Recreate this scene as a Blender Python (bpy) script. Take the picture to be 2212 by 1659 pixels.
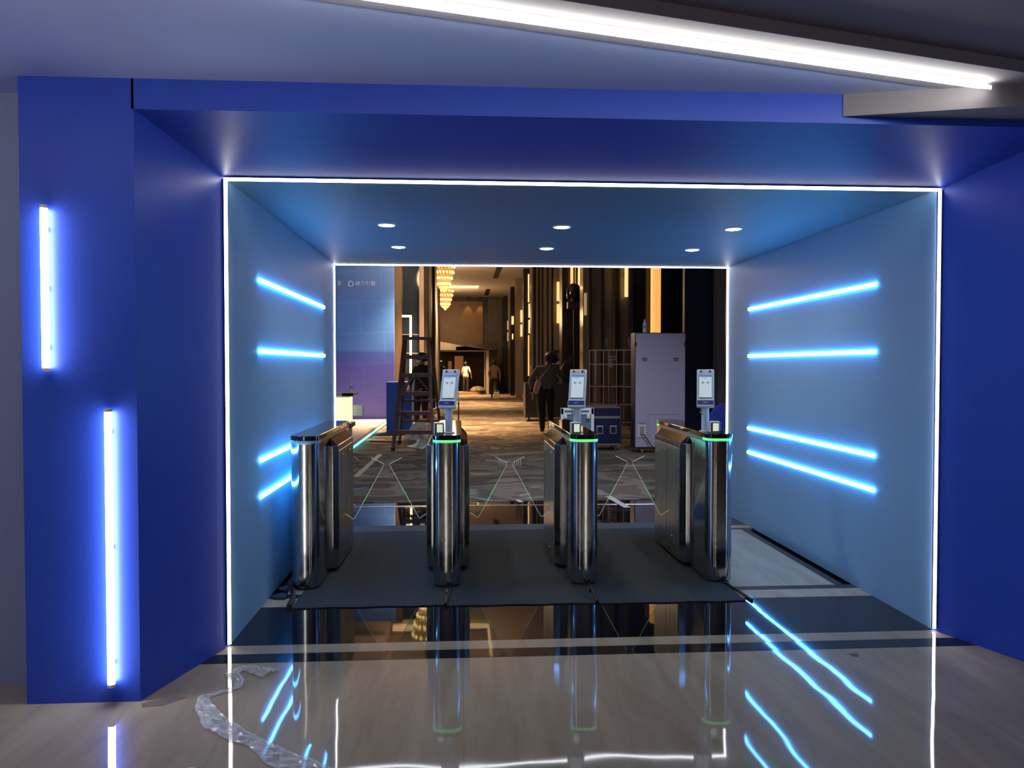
import bpy, bmesh, math, random
from mathutils import Vector, Matrix
random.seed(7)
PI = math.pi
for o in list(bpy.data.objects): bpy.data.objects.remove(o)
C = bpy.context.scene.collection
SC = bpy.context.scene

# ------------------------------------------------------------------ camera
F = 1661.0; CX, CY = 1106.0, 829.5; EYE = 1.45
TH = math.atan(106 / F); PH = math.atan(39.5 / F)
FW = Vector((math.sin(TH) * math.cos(PH), math.cos(TH) * math.cos(PH), -math.sin(PH)))
RT = Vector((math.cos(TH), -math.sin(TH), 0)); UP = RT.cross(FW)
cam = bpy.data.objects.new('camera', bpy.data.cameras.new('camera'))
C.objects.link(cam)
cam.data.sensor_width = 36; cam.data.lens = F / 2212 * 36
cam.data.clip_start = 0.05; cam.data.clip_end = 200
cam.location = (0, 0, EYE); cam.rotation_euler = FW.to_track_quat('-Z', 'Y').to_euler()
SC.camera = cam

def at(x, y, Y):            # the place that shows at photo pixel x, y at depth Y
    d = FW + RT * ((x - CX) / F) - UP * ((y - CY) / F)
    return Vector((0, 0, EYE)) + d * (Y / d.y)

# ------------------------------------------------------------------ world, exposure
w = bpy.data.worlds.new('world'); SC.world = w; w.use_nodes = True
w.node_tree.nodes['Background'].inputs[0].default_value = (0.40, 0.46, 0.80, 1)
w.node_tree.nodes['Background'].inputs[1].default_value = 1.6
SC.view_settings.view_transform = 'Standard'; SC.view_settings.look = 'None'
SC.view_settings.exposure = 0.0; SC.view_settings.gamma = 1.0
SC.view_settings.use_curve_mapping = False

# ------------------------------------------------------------------ materials
MATS = {}
def mat(name, col, rough=0.6, metal=0.0, emit=None, es=0.0, var=0.0, vscale=6.0, bump=0.0, bscale=40.0, spec=0.5, coat=0.0, stretch=None):
    if name in MATS: return MATS[name]
    m = bpy.data.materials.new(name); m.use_nodes = True
    nt = m.node_tree; b = nt.nodes['Principled BSDF']
    b.inputs['Base Color'].default_value = (*col, 1); b.inputs['Roughness'].default_value = rough
    b.inputs['Metallic'].default_value = metal; b.inputs['Specular IOR Level'].default_value = spec
    b.inputs['Coat Weight'].default_value = coat
    if emit:
        b.inputs['Emission Color'].default_value = (*emit, 1); b.inputs['Emission Strength'].default_value = es
    if var or bump:
        tc = nt.nodes.new('ShaderNodeTexCoord'); mp = nt.nodes.new('ShaderNodeMapping')
        nt.links.new(tc.outputs['Object'], mp.inputs[0])
        if stretch: mp.inputs['Scale'].default_value = stretch
    if var:
        n = nt.nodes.new('ShaderNodeTexNoise'); n.inputs['Scale'].default_value = vscale; n.inputs['Detail'].default_value = 6
        nt.links.new(mp.outputs[0], n.inputs['Vector'])
        r = nt.nodes.new('ShaderNodeValToRGB')
        r.color_ramp.elements[0].position = 0.3; r.color_ramp.elements[1].position = 0.7
        r.color_ramp.elements[0].color = (*[c * (1 - var) for c in col], 1)
        r.color_ramp.elements[1].color = (*[min(1, c * (1 + var)) for c in col], 1)
        nt.links.new(n.outputs[0], r.inputs[0]); nt.links.new(r.outputs[0], b.inputs['Base Color'])
    if bump:
        n = nt.nodes.new('ShaderNodeTexNoise'); n.inputs['Scale'].default_value = bscale; n.inputs['Detail'].default_value = 2
        nt.links.new(mp.outputs[0], n.inputs['Vector'])
        bp = nt.nodes.new('ShaderNodeBump'); bp.inputs['Strength'].default_value = bump; bp.inputs['Distance'].default_value = 0.01
        nt.links.new(n.outputs[0], bp.inputs['Height']); nt.links.new(bp.outputs[0], b.inputs['Normal'])
    MATS[name] = m
    return m

def emat(name, col, s):
    return mat(name, (0.8, 0.8, 0.8), 0.4, emit=col, es=s)

def marble_mat():
    m = mat('beige_marble', (0.36, 0.31, 0.25), 0.035)
    nt = m.node_tree; b = nt.nodes['Principled BSDF']
    tc = nt.nodes.new('ShaderNodeTexCoord'); mp = nt.nodes.new('ShaderNodeMapping')
    mp.inputs['Scale'].default_value = (3.2, 0.55, 1); mp.inputs['Rotation'].default_value = (0, 0, 0.12)
    nt.links.new(tc.outputs['Object'], mp.inputs[0])
    n = nt.nodes.new('ShaderNodeTexNoise'); n.inputs['Scale'].default_value = 2.2; n.inputs['Detail'].default_value = 9
    n.inputs['Roughness'].default_value = 0.62; n.inputs['Distortion'].default_value = 0.5
    nt.links.new(mp.outputs[0], n.inputs['Vector'])
    r = nt.nodes.new('ShaderNodeValToRGB')
    r.color_ramp.elements[0].position = 0.3; r.color_ramp.elements[0].color = (0.31, 0.25, 0.175, 1)
    r.color_ramp.elements[1].position = 0.72; r.color_ramp.elements[1].color = (0.46, 0.385, 0.28, 1)
    nt.links.new(n.outputs[0], r.inputs[0]); nt.links.new(r.outputs[0], b.inputs['Base Color'])
    n2 = nt.nodes.new('ShaderNodeTexNoise'); n2.inputs['Scale'].default_value = 3.0; n2.inputs['Detail'].default_value = 0.5
    nt.links.new(tc.outputs['Object'], n2.inputs['Vector'])
    bp = nt.nodes.new('ShaderNodeBump'); bp.inputs['Strength'].default_value = 0.08; bp.inputs['Distance'].default_value = 0.02
    nt.links.new(n2.outputs[0], bp.inputs['Height']); nt.links.new(bp.outputs[0], b.inputs['Normal'])
    return m

def carpet_mat():
    m = mat('carpet', (0.1, 0.09, 0.08), 0.95, spec=0.1)
    nt = m.node_tree; b = nt.nodes['Principled BSDF']
    tc = nt.nodes.new('ShaderNodeTexCoord'); mp = nt.nodes.new('ShaderNodeMapping')
    mp.inputs['Scale'].default_value = (0.55, 0.85, 1)
    nt.links.new(tc.outputs['Object'], mp.inputs[0])
    n = nt.nodes.new('ShaderNodeTexNoise'); n.inputs['Scale'].default_value = 1.1; n.inputs['Detail'].default_value = 3
    n.inputs['Distortion'].default_value = 1.6
    nt.links.new(mp.outputs[0], n.inputs['Vector'])
    r = nt.nodes.new('ShaderNodeValToRGB'); r.color_ramp.interpolation = 'CONSTANT'
    e = r.color_ramp.elements
    e[0].position = 0.0; e[0].color = (0.12, 0.098, 0.088, 1)
    e[1].position = 0.44; e[1].color = (0.24, 0.205, 0.185, 1)
    k = r.color_ramp.elements.new(0.53); k.color = (0.17, 0.14, 0.125, 1)
    k = r.color_ramp.elements.new(0.60); k.color = (0.38, 0.34, 0.31, 1)
    k = r.color_ramp.elements.new(0.68); k.color = (0.26, 0.225, 0.205, 1)
    nt.links.new(n.outputs[0], r.inputs[0])
    n3 = nt.nodes.new('ShaderNodeTexNoise'); n3.inputs['Scale'].default_value = 60
    nt.links.new(tc.outputs['Object'], n3.inputs['Vector'])
    mx = nt.nodes.new('ShaderNodeMixRGB'); mx.blend_type = 'MULTIPLY'; mx.inputs[0].default_value = 0.5
    nt.links.new(r.outputs[0], mx.inputs[1]); nt.links.new(n3.outputs[0], mx.inputs[2])
    nt.links.new(mx.outputs[0], b.inputs['Base Color'])
    return m

def mat_ribbed(name, col):
    m = mat(name, col, 0.9, spec=0.15)
    nt = m.node_tree; b = nt.nodes['Principled BSDF']
    tc = nt.nodes.new('ShaderNodeTexCoord')
    wv = nt.nodes.new('ShaderNodeTexWave'); wv.bands_direction = 'X'; wv.inputs['Scale'].default_value = 22
    wv.inputs['Distortion'].default_value = 0.4
    nt.links.new(tc.outputs['Object'], wv.inputs['Vector'])
    r = nt.nodes.new('ShaderNodeValToRGB')
    r.color_ramp.elements[0].color = (*[c * 0.7 for c in col], 1); r.color_ramp.elements[1].color = (*[c * 1.3 for c in col], 1)
    nt.links.new(wv.outputs[0], r.inputs[0]); nt.links.new(r.outputs[0], b.inputs['Base Color'])
    bp = nt.nodes.new('ShaderNodeBump'); bp.inputs['Strength'].default_value = 0.5; bp.inputs['Distance'].default_value = 0.004
    nt.links.new(wv.outputs[0], bp.inputs['Height']); nt.links.new(bp.outputs[0], b.inputs['Normal'])
    return m

def thin_glass(name, tint=(0.9, 0.97, 0.97), gl=0.10, dif=0.0):
    m = bpy.data.materials.new(name); m.use_nodes = True; nt = m.node_tree; nt.nodes.clear()
    out = nt.nodes.new('ShaderNodeOutputMaterial'); tr = nt.nodes.new('ShaderNodeBsdfTransparent'); tr.inputs[0].default_value = (*tint, 1)
    g = nt.nodes.new('ShaderNodeBsdfGlossy'); g.inputs['Roughness'].default_value = 0.03
    mx = nt.nodes.new('ShaderNodeMixShader'); mx.inputs[0].default_value = gl
    nt.links.new(tr.outputs[0], mx.inputs[1]); nt.links.new(g.outputs[0], mx.inputs[2])
    last = mx
    if dif:
        d = nt.nodes.new('ShaderNodeBsdfDiffuse'); d.inputs[0].default_value = (0.8, 0.83, 0.88, 1)
        n = nt.nodes.new('ShaderNodeTexNoise'); n.inputs['Scale'].default_value = 30; n.inputs['Detail'].default_value = 4
        ml = nt.nodes.new('ShaderNodeMath'); ml.operation = 'MULTIPLY'; ml.inputs[1].default_value = dif
        nt.links.new(n.outputs[0], ml.inputs[0])
        m2 = nt.nodes.new('ShaderNodeMixShader'); nt.links.new(ml.outputs[0], m2.inputs[0])
        nt.links.new(mx.outputs[0], m2.inputs[1]); nt.links.new(d.outputs[0], m2.inputs[2]); last = m2
    nt.links.new(last.outputs[0], out.inputs[0]); MATS[name] = m
    return m

BLUE = mat('blue_paint', (0.030, 0.082, 0.54), 0.42, var=0.05, vscale=3, spec=0.3)
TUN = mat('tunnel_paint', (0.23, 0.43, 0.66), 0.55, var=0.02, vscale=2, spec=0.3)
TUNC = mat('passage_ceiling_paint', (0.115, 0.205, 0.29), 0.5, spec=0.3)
CEILM = mat('ceiling_paint', (0.52, 0.60, 0.88), 0.7, var=0.02, vscale=1.5)
CEILD = mat('ceiling_paint_dark', (0.20, 0.17, 0.20), 0.8)
GREYW = mat('grey_wall_paint', (0.26, 0.29, 0.42), 0.6)
GREYB = mat('beam_paint', (0.34, 0.32, 0.37), 0.7)
BROWN = mat('brown_wood_panel', (0.15, 0.085, 0.05), 0.45, var=0.25, vscale=3, stretch=(4, 4, 0.4))
MARB = marble_mat()
BLACKST = mat('black_polished_stone', (0.006, 0.007, 0.010), 0.02, bump=0.03, bscale=3.0)
DARKST = mat('dark_stone', (0.012, 0.012, 0.016), 0.04)
CARPET = carpet_mat()
RIB = mat_ribbed('grey_ribbed_mat', (0.036, 0.046, 0.054))
RIB2 = mat_ribbed('pale_ribbed_mat', (0.085, 0.10, 0.115))
STEEL = mat('brushed_steel', (0.52, 0.53, 0.54), 0.11, 1.0)
STEELD = mat('steel_panel', (0.42, 0.44, 0.46), 0.28, 1.0, var=0.1, vscale=20, stretch=(1, 1, 0.05))
LID = mat('black_glossy_lid', (0.010, 0.009, 0.010), 0.06, coat=0.3)
BLACK = mat('black_plastic', (0.012, 0.012, 0.014), 0.4)
WHITEP = mat('white_plastic', (0.66, 0.72, 0.76), 0.35)
CREAMP = mat('cream_plastic', (0.72, 0.68, 0.56), 0.4)
NAVYP = mat('navy_plastic', (0.02, 0.04, 0.24), 0.3)
GLASS = thin_glass('clear_wing_glass', (0.86, 0.90, 0.90), 0.05)
FILM = thin_glass('clear_plastic_film', (0.93, 0.94, 0.96), 0.05, 1.1)
LEDW = emat('led_warm_white', (1.0, 0.95, 0.80), 18)
LEDP = emat('led_cool_white', (0.93, 0.92, 1.0), 18)
LEDPIER = emat('led_pier_white', (0.95, 0.93, 1.0), 21)
LEDC = emat('led_ceiling_white', (1.0, 0.98, 0.86), 22)
LEDI = emat('led_inner_white', (0.95, 0.93, 1.0), 14)
LEDB = emat('led_blue', (0.085, 0.42, 1.0), 25)
LEDG = emat('led_green', (0.06, 1.0, 0.12), 1.0)
DLIGHT = emat('downlight_lens', (1.0, 0.96, 0.84), 26)
TRIM = mat('white_trim', (0.7, 0.7, 0.7), 0.4)

# ------------------------------------------------------------------ mesh helpers
class MB:
    def __init__(s): s.v = []; s.f = []; s.m = []
    def add(s, vs, fs, mi=0):
        k = len(s.v); s.v += [tuple(v) for v in vs]
        for f in fs: s.f.append(tuple(i + k for i in f)); s.m.append(mi)
        return s
    def box(s, x0, x1, y0, y1, z0, z1, mi=0, M=None):
        vs = [Vector(p) for p in ((x0, y0, z0), (x1, y0, z0), (x1, y1, z0), (x0, y1, z0), (x0, y0, z1), (x1, y0, z1), (x1, y1, z1), (x0, y1, z1))]
        if M: vs = [M @ v for v in vs]
        return s.add(vs, [(0, 3, 2, 1), (4, 5, 6, 7), (0, 1, 5, 4), (1, 2, 6, 5), (2, 3, 7, 6), (3, 0, 4, 7)], mi)
    def prism(s, pts, z0, z1, M=None, mi=0):            # pts in xy, extruded along z
        n = len(pts)
        vs = [Vector((p[0], p[1], z0)) for p in pts] + [Vector((p[0], p[1], z1)) for p in pts]
        if M: vs = [M @ v for v in vs]
        fs = [tuple(reversed(range(n))), tuple(range(n, 2 * n))] + [(i, (i + 1) % n, n + (i + 1) % n, n + i) for i in range(n)]
        return s.add(vs, fs, mi)
    def lathe(s, prof, n=16, M=None, mi=0):             # prof = [(r, z)]
        vs = []; fs = []
        for r, z in prof:
            for i in range(n):
                a = 2 * PI * i / n; vs.append(Vector((r * math.cos(a), r * math.sin(a), z)))
        if M: vs = [M @ v for v in vs]
        for j in range(len(prof) - 1):
            for i in range(n):
                fs.append((j * n + i, j * n + (i + 1) % n, (j + 1) * n + (i + 1) % n, (j + 1) * n + i))
        fs.append(tuple(reversed(range(n)))); fs.append(tuple(range((len(prof) - 1) * n, len(prof) * n)))
        return s.add(vs, fs, mi)
    def tube(s, path, r, n=8, mi=0):
        path = [Vector(p) for p in path]; vs = []; fs = []
        for j, p in enumerate(path):
            d = (path[min(j + 1, len(path) - 1)] - path[max(j - 1, 0)]).normalized()
            q = d.to_track_quat('Z', 'Y')
            rr = r[j] if isinstance(r, (list, tuple)) else r
            for i in range(n):
                a = 2 * PI * (i + .5) / n; vs.append(p + q @ Vector((rr * math.cos(a), rr * math.sin(a), 0)))
        for j in range(len(path) - 1):
            for i in range(n):
                fs.append((j * n + i, j * n + (i + 1) % n, (j + 1) * n + (i + 1) % n, (j + 1) * n + i))
        fs.append(tuple(reversed(range(n)))); fs.append(tuple(range((len(path) - 1) * n, len(path) * n)))
        return s.add(vs, fs, mi)
    def bar(s, a, b, w, h):                              # rectangular bar
        a = Vector(a); b = Vector(b); d = b - a; q = d.to_track_quat('Z', 'Y')
        M = Matrix.Translation(a) @ q.to_matrix().to_4x4()
        return s.box(-w / 2, w / 2, -h / 2, h / 2, 0, d.length, M=M)
    def build(s, name, m, parent=None, smooth=False, bevel=0, loc=None, segs=2):
        me = bpy.data.meshes.new(name); me.from_pydata(s.v, [], s.f)
        for mm in (m if isinstance(m, (list, tuple)) else [m]): me.materials.append(mm)
        for i, p in enumerate(me.polygons): p.material_index = s.m[i]
        bm = bmesh.new(); bm.from_mesh(me); bmesh.ops.recalc_face_normals(bm, faces=bm.faces); bm.to_mesh(me); bm.free()
        if smooth: me.shade_smooth(); me.set_sharp_from_angle(angle=0.7)
        o = bpy.data.objects.new(name, me); C.objects.link(o)
        if parent: o.parent = parent
        if loc: o.location = loc
        if bevel:
            b = o.modifiers.new('bevel', 'BEVEL'); b.width = bevel; b.segments = segs; b.limit_method = 'ANGLE'
        return o

def tag(o, label, cat, group=None):
    o['label'] = label; o['category'] = cat
    if group: o['group'] = group
    return o
def thing(name, label, cat, loc=(0, 0, 0), group=None, rz=0):
    o = bpy.data.objects.new(name, None); C.objects.link(o); o.location = loc; o.rotation_euler = (0, 0, rz)
    o.empty_display_size = 0.1
    return tag(o, label, cat, group)
def struct(o, label, cat):
    o['kind'] = 'structure'; return tag(o, label, cat)
def copy_tree(o, parent=None):
    c = o.copy(); C.objects.link(c); c.parent = parent
    for ch in o.children: copy_tree(ch, c)
    return c
def rrect(hx, y0, y1, r, n=6):
    pts = []
    for cx, cy, a0 in ((hx - r, y0 + r, -PI / 2), (hx - r, y1 - r, 0), (-hx + r, y1 - r, PI / 2), (-hx + r, y0 + r, PI)):
        for i in range(n + 1):
            a = a0 + PI / 2 * i / n; pts.append((cx + r * math.cos(a), cy + r * math.sin(a)))
    return pts
XZ = Matrix(((1, 0, 0, 0), (0, 0, 1, 0), (0, 1, 0, 0), (0, 0, 0, 1)))      # prism drawn in x,z extruded along y

# ------------------------------------------------------------------ dimensions
XL, XR = -1.21, 2.575          # passage side walls
YF, YB = 4.03, 7.35            # passage front and back
ZT = 2.405                     # passage ceiling
PY = 3.385                     # face of the blue pier
PXL, PXR = -1.865, -1.393      # blue pier
FXR = 2.76                     # right flare front edge
ZS, ZC = 2.54, 2.668           # header underside, lobby ceiling

# ------------------------------------------------------------------ floor
fl = MB().box(-7, 9, -7, 8.2, -0.12, -0.02).build('floor', DARKST)
struct(fl, 'polished beige marble floor with black stone bands in front of the gate', 'floor')
def slab(name, x0, x1, y0, y1, m, z=0.0, bev=0.0015):
    o = MB().box(x0, x1, y0, y1, -0.022, z).build(name, m, fl, bevel=bev, segs=1); return o
g = 0.0003
xs = [-7, -4.2, -2.8, -1.4, 0.0, 1.4, 2.8, 4.2, 9]
ys = [-7, -3.5, -1.2, 1.3, 3.79]
for i in range(len(xs) - 1):
    for j in range(len(ys) - 1):
        slab('marble_slab', xs[i] + g / 2, xs[i + 1] - g / 2, ys[j] + g / 2, ys[j + 1] - g / 2, MARB, bev=0)
slab('dark_stripe', -7, 9, 3.792, 3.908, DARKST, bev=0)
for i in range(len(xs) - 1): slab('marble_border', xs[i] + g, xs[i + 1] - g, 3.910, 4.028, MARB, bev=0)
for x0, x1 in ((-7, -0.3), (-0.3, 1.3), (1.3, 9)): slab('black_slab', x0 + g, x1 - g, 4.03, 4.665, BLACKST, bev=0)
slab('marble_border', -1.3, 2.6, 4.667, 4.835, MARB, bev=0)
slab('dark_stripe', -1.3, 2.6, 4.837, 4.915, DARKST, bev=0)
# marble panel strips on both sides inside the dark border line
for y0, y1 in ((4.917, 5.145), (5.148, 5.455), (5.458, 6.05), (6.053, 6.64)):
    slab('marble_panel', -1.12, 0.70, y0, y1, MARB, bev=0.001); slab('marble_panel', 0.703, 2.46, y0, y1, MARB, bev=0.001)
slab('dark_stripe', -1.122, 2.462, 6.642, 6.70, DARKST, bev=0)
slab('dark_stripe', 2.463, 2.515, 4.917, 6.70, DARKST, bev=0); slab('dark_stripe', -1.175, -1.123, 4.917, 6.70, DARKST, bev=0)
slab('marble_border', -1.3, 2.6, 6.703, 6.82, MARB, bev=0)
slab('black_slab', -7, 9, 6.822, 7.925, BLACKST, bev=0)
slab('threshold_strip', -7, 9, 7.928, 7.968, mat('threshold_metal', (0.75, 0.72, 0.68), 0.25, 1.0), 0.004)
slab('black_slab', -7, 9, 7.97, 8.18, BLACKST, bev=0)
hf = MB().box(-12, 12, 8.182, 46, -0.1, 0.006).build('floor_hall', CARPET)
struct(hf, 'grey and brown cloud patterned carpet of the long hall', 'carpet')

# ------------------------------------------------------------------ portal shell
def quadslab(pts, t, name, m, label):      # a quad given by 4 points with thickness t along its normal away from pts order
    p = [Vector(q) for q in pts]; n = (p[1] - p[0]).cross(p[3] - p[0]).normalized() * t
    mb = MB().add(p + [q + n for q in p], [(0, 1, 2, 3), (7, 6, 5, 4), (0, 4, 5, 1), (1, 5, 6, 2), (2, 6, 7, 3), (3, 7, 4, 0)])
    return struct(mb.build(name, m), label, 'wall')
o = MB().box(XL - 0.12, XL, YF + 0.004, YB, 0, 2.55).build('wall_left_passage', TUN); struct(o, 'pale left side wall of the lit passage', 'wall')
o = MB().box(XR, XR + 0.12, YF + 0.004, YB, 0, 2.55).build('wall_right_passage', TUN); struct(o, 'pale right side wall of the lit passage', 'wall')
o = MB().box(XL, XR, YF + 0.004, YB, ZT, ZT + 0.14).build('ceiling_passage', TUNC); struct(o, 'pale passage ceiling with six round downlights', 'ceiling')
# left pier: front face, then splay going in to the passage edge
o = MB().prism([(PXL, PY), (PXR, PY), (XL, YF), (XL - 0.12, YF + 0.002), (PXL, YF)], 0, ZC).build('wall_left_pier', BLUE)
struct(o, 'deep blue pier with splayed side left of the passage', 'wall')
o = MB().prism([(XR, YF), (FXR + 0.43, 2.30), (FXR + 1.8, 2.30), (FXR + 1.8, YF), (XR + 0.12, YF + 0.002)], 0, ZC).build('wall_right_splay', BLUE)
struct(o, 'deep blue splayed wall right of the passage', 'wall')
hdr = MB().add([(PXR - 0.01, PY, ZS), (FXR + 0.9, PY, ZS), (FXR + 0.9, PY, ZC), (PXR - 0.01, PY, ZC),
                (XL - 0.05, YF, ZT), (XR + 0.25, YF, ZT), (FXR + 0.9, YF, ZC), (PXR - 0.01, YF, ZC)],
               [(0, 1, 2, 3), (0, 4, 5, 1), (4, 7, 6, 5), (3, 2, 6, 7), (0, 3, 7, 4), (1, 5, 6, 2)]).build('wall_header', BLUE)
struct(hdr, 'deep blue header with sloping underside above the passage', 'wall')
o = MB().box(-7, PXL + 0.1, 3.60, 3.75, 0, ZC).build('wall_left', GREYW); struct(o, 'plain grey wall at the left edge beside the blue pier', 'wall')
# lobby ceiling and rear
D0 = Vector((-0.044, 2.604)); D1 = Vector((2.32, 3.201)); dd = (D1 - D0).normalized(); nn = Vector((-dd.y, dd.x))
def dp(s, t): v = D0 + dd * s + nn * t; return (v.x, v.y)
WA, WB = -0.125, 0.125
LEN = (D1 - D0).length
ceil = MB().prism([dp(-8, WB), dp(LEN + 0.35, WB), (9, 3.385), (9, 4.2), (-8, 4.2), (-8, 0.5)], ZC, ZC + 0.1).build('ceiling', CEILM)
struct(ceil, 'smooth pale lilac grey lobby ceiling over the pier and header', 'ceiling')
o = MB().prism([(-9, -7), (9, -7), (9, 3.4), dp(LEN + 0.35, WA), dp(-8, WA)], ZC + 0.045, ZC + 0.12).build('ceiling_right', CEILD)
struct(o, 'dark purple brown lobby ceiling beyond the slanting light strip', 'ceiling')
o = MB().prism([dp(-8, WA), dp(LEN + 0.35, WA), dp(LEN + 0.35, WB), dp(-8, WB)], ZC - 0.004, ZC + 0.12).build('trim_1', GREYB)
struct(o, 'grey ceiling band carrying the slanting light strip', 'trim')
o = MB().prism([(1.706, 3.380), (2.413, 3.19), (4.5, 2.63), (4.5, 3.380)], ZC - 0.098, ZC + 0.02).build('trim_2', mat('dropped_beam_paint', (0.17, 0.155, 0.18), 0.7))
struct(o, 'short grey dropped beam at the right end of the slanting light strip', 'trim')
o = MB().box(-7, 9, -4.2, -4, 0, 2.9).build('wall_rear', BROWN); struct(o, 'brown wood wall behind the viewer', 'wall')
o = MB().box(9, 9.2, -7, 4, 0, 2.9).build('wall_right_lobby', BROWN); struct(o, 'brown wood wall at the far right of the lobby', 'wall')

o = MB().box(-12, XL - 0.12, 7.36, 7.5, 0, 5.4).build('wall_hall_front_left', GREYW); struct(o, 'hall side wall left of the passage mouth', 'wall')
o = MB().box(XR + 0.12, 12, 7.36, 7.5, 0, 5.4).build('wall_hall_front_right', GREYW); struct(o, 'hall side wall right of the passage mouth', 'wall')
o = MB().box(XL - 0.12, XR + 0.12, 7.36, 7.5, ZT + 0.02, 5.4).build('wall_hall_front_top', GREYW); struct(o, 'hall side wall above the passage mouth', 'wall')
for x0 in (-12.2, 12.0):
    o = MB().box(x0, x0 + 0.2, 7.36, 46, 0, 5.6).build('wall_hall_outer', HDARK0 := mat('outer_dark', (0.02, 0.02, 0.025), 0.6)); struct(o, 'dark outer wall on the %s of the hall' % ('left' if x0 < 0 else 'right'), 'wall')

# ------------------------------------------------------------------ LED lines
def capsule_bar(mb, a, b, r, n=8):
    a = Vector(a); b = Vector(b); d = (b - a).normalized(); rr = []; pp = []
    for k in range(4): t = k / 3 * PI / 2; pp.append(a + d * r * (1 - math.sin(t))); rr.append(max(r * math.cos(PI / 2 - t), r * .12))
    for k in range(4): t = k / 3 * PI / 2; pp.append(b - d * r * (1 - math.sin(PI / 2 - t))); rr.append(max(r * math.cos(t), r * .12))
    return mb.tube(pp, rr, n)
fr = thing('portal_light', 'bright white light line framing the front edge of the passage', 'light strip', (0, YF, 0))
CHAN = mat('channel_grey', (0.10, 0.11, 0.16), 0.5)
def channel_run(a, b, d, nrm, m):
    """recessed light run from a to b opening along d; nrm is across the slot"""
    a = Vector(a); b = Vector(b); d = Vector(d).normalized(); nrm = Vector(nrm).normalized()
    def bx(o0, o1, n0, n1):
        vs = []
        for p in (a, b):
            for o_, n_ in ((o0, n0), (o1, n0), (o1, n1), (o0, n1)): vs.append(p + d * o_ + nrm * n_)
        return MB().add(vs, [(0, 1, 2, 3), (7, 6, 5, 4), (0, 4, 5, 1), (1, 5, 6, 2), (2, 6, 7, 3), (3, 7, 4, 0)])
    bx(-0.002, 0.004, -0.0085, 0.0085).build('light_strip', m, fr)
    bx(-0.004, 0.018, -0.0100, -0.0087).build('channel_side', CHAN, fr)
    bx(-0.004, 0.018, 0.0087, 0.0100).build('channel_side', CHAN, fr)
ti = math.tan(math.radians(17))
channel_run((XL + 0.004, -0.004, 0.012), (XL + 0.004, -0.004, ZT - 0.004), (ti, -1, 0), (1, ti, 0), LEDW)
channel_run((XR - 0.004, -0.004, 0.012), (XR - 0.004, -0.004, ZT - 0.004), (-ti, -1, 0), (1, -ti, 0), LEDP)
channel_run((XL, -0.004, ZT - 0.004), (XR, -0.004, ZT - 0.004), (0, -1, -ti), (0, -ti, 1), LEDW)
fr2 = thing('portal_light', 'thinner white light line framing the far end of the passage', 'light strip', (0, YB, 0))
h = 0.008
MB().box(XL - h, XL + h, -0.006, 0.014, 0.3, ZT - h).build('light_strip', LEDI, fr2)
MB().box(XR - h, XR + h, -0.006, 0.014, 0.3, ZT - h).build('light_strip', LEDI, fr2)
MB().box(XL - h, XR + h, -0.006, 0.014, ZT - h, ZT + h).build('light_strip', LEDI, fr2)
def pier_bar(x, z0, z1, label):
    t = thing('led_bar', label, 'light bar', (x, PY, z0), 'vertical bars on the blue pier')
    H_ = z1 - z0
    MB().tube([(0, -0.026, 0.012), (0, -0.026, H_ - 0.012)], 0.015, 14).build('diffuser', LEDPIER, t, smooth=True)
    for zz in (0.10, H_ / 2, H_ - 0.10): MB().box(-0.006, 0.006, -0.014, 0.0, zz - 0.01, zz + 0.01).build('clip', TRIM, t)
    for zz in (0.0, H_ - 0.014): MB().lathe([(0.0155, 0), (0.0155, 0.014)], 14, M=Matrix.Translation((0, -0.026, zz))).build('end_cap', TRIM, t, smooth=True)
pier_bar(-1.753, 1.426, 2.124, 'shorter upper vertical white light bar on the blue pier')
pier_bar(-1.502, 0.076, 1.268, 'longer lower vertical white light bar on the blue pier')
hs = ['topmost', 'second highest', 'third highest', 'lowest']
for side, x, s in (('left', XL, 1), ('right', XR, -1)):
    for k, z in enumerate((1.957, 1.537, 0.887, 0.670)):
        t = thing('led_bar', f'{hs[k]} horizontal blue white light bar on the {side} passage wall', 'light bar', (x, 4.64, z), 'horizontal bars on the passage walls')
        q = [(-0.014, 0), (0.014, 0)]
        x0, x1 = sorted((s * 0.004, s * 0.016))
        MB().box(x0, x1, 0, 2.15, -0.0135, 0.0135).build('diffuser', LEDB, t, bevel=0.005)
        x0, x1 = sorted((0, s * 0.006))
        MB().box(x0, x1, 0.005, 2.145, -0.011, 0.011).build('backing', TRIM, t)
for lx, lab in ((-0.45, 'left'), (2.35, 'right')):
    t = thing('led_bar', f'{lab} tall white light bar on the wall behind the viewer', 'light bar', (lx, -4.0, 0.3), 'tall bars behind the viewer')
    MB().tube([(0, 0.03, 0), (0, 0.03, 2.0)], 0.03, 10).build('diffuser', LEDC, t, smooth=True)
    MB().box(-0.02, 0.02, 0, 0.012, 0, 2.0).build('backing', TRIM, t)
cs = thing('led_strip', 'long slanting white light strip across the lobby ceiling', 'light strip', (0, 0, 0))
MB().prism([dp(-7, -0.010), dp(LEN - 0.14, -0.010), dp(LEN - 0.06, 0), dp(LEN - 0.14, 0.010), dp(-7, 0.010)], ZC - 0.034, ZC - 0.018).build('diffuser', LEDC, cs)
MB().prism([dp(-7, -0.006), dp(LEN - 0.14, -0.006), dp(LEN - 0.14, 0.006), dp(-7, 0.006)], ZC - 0.019, ZC - 0.003).build('backing', TRIM, cs)

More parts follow.
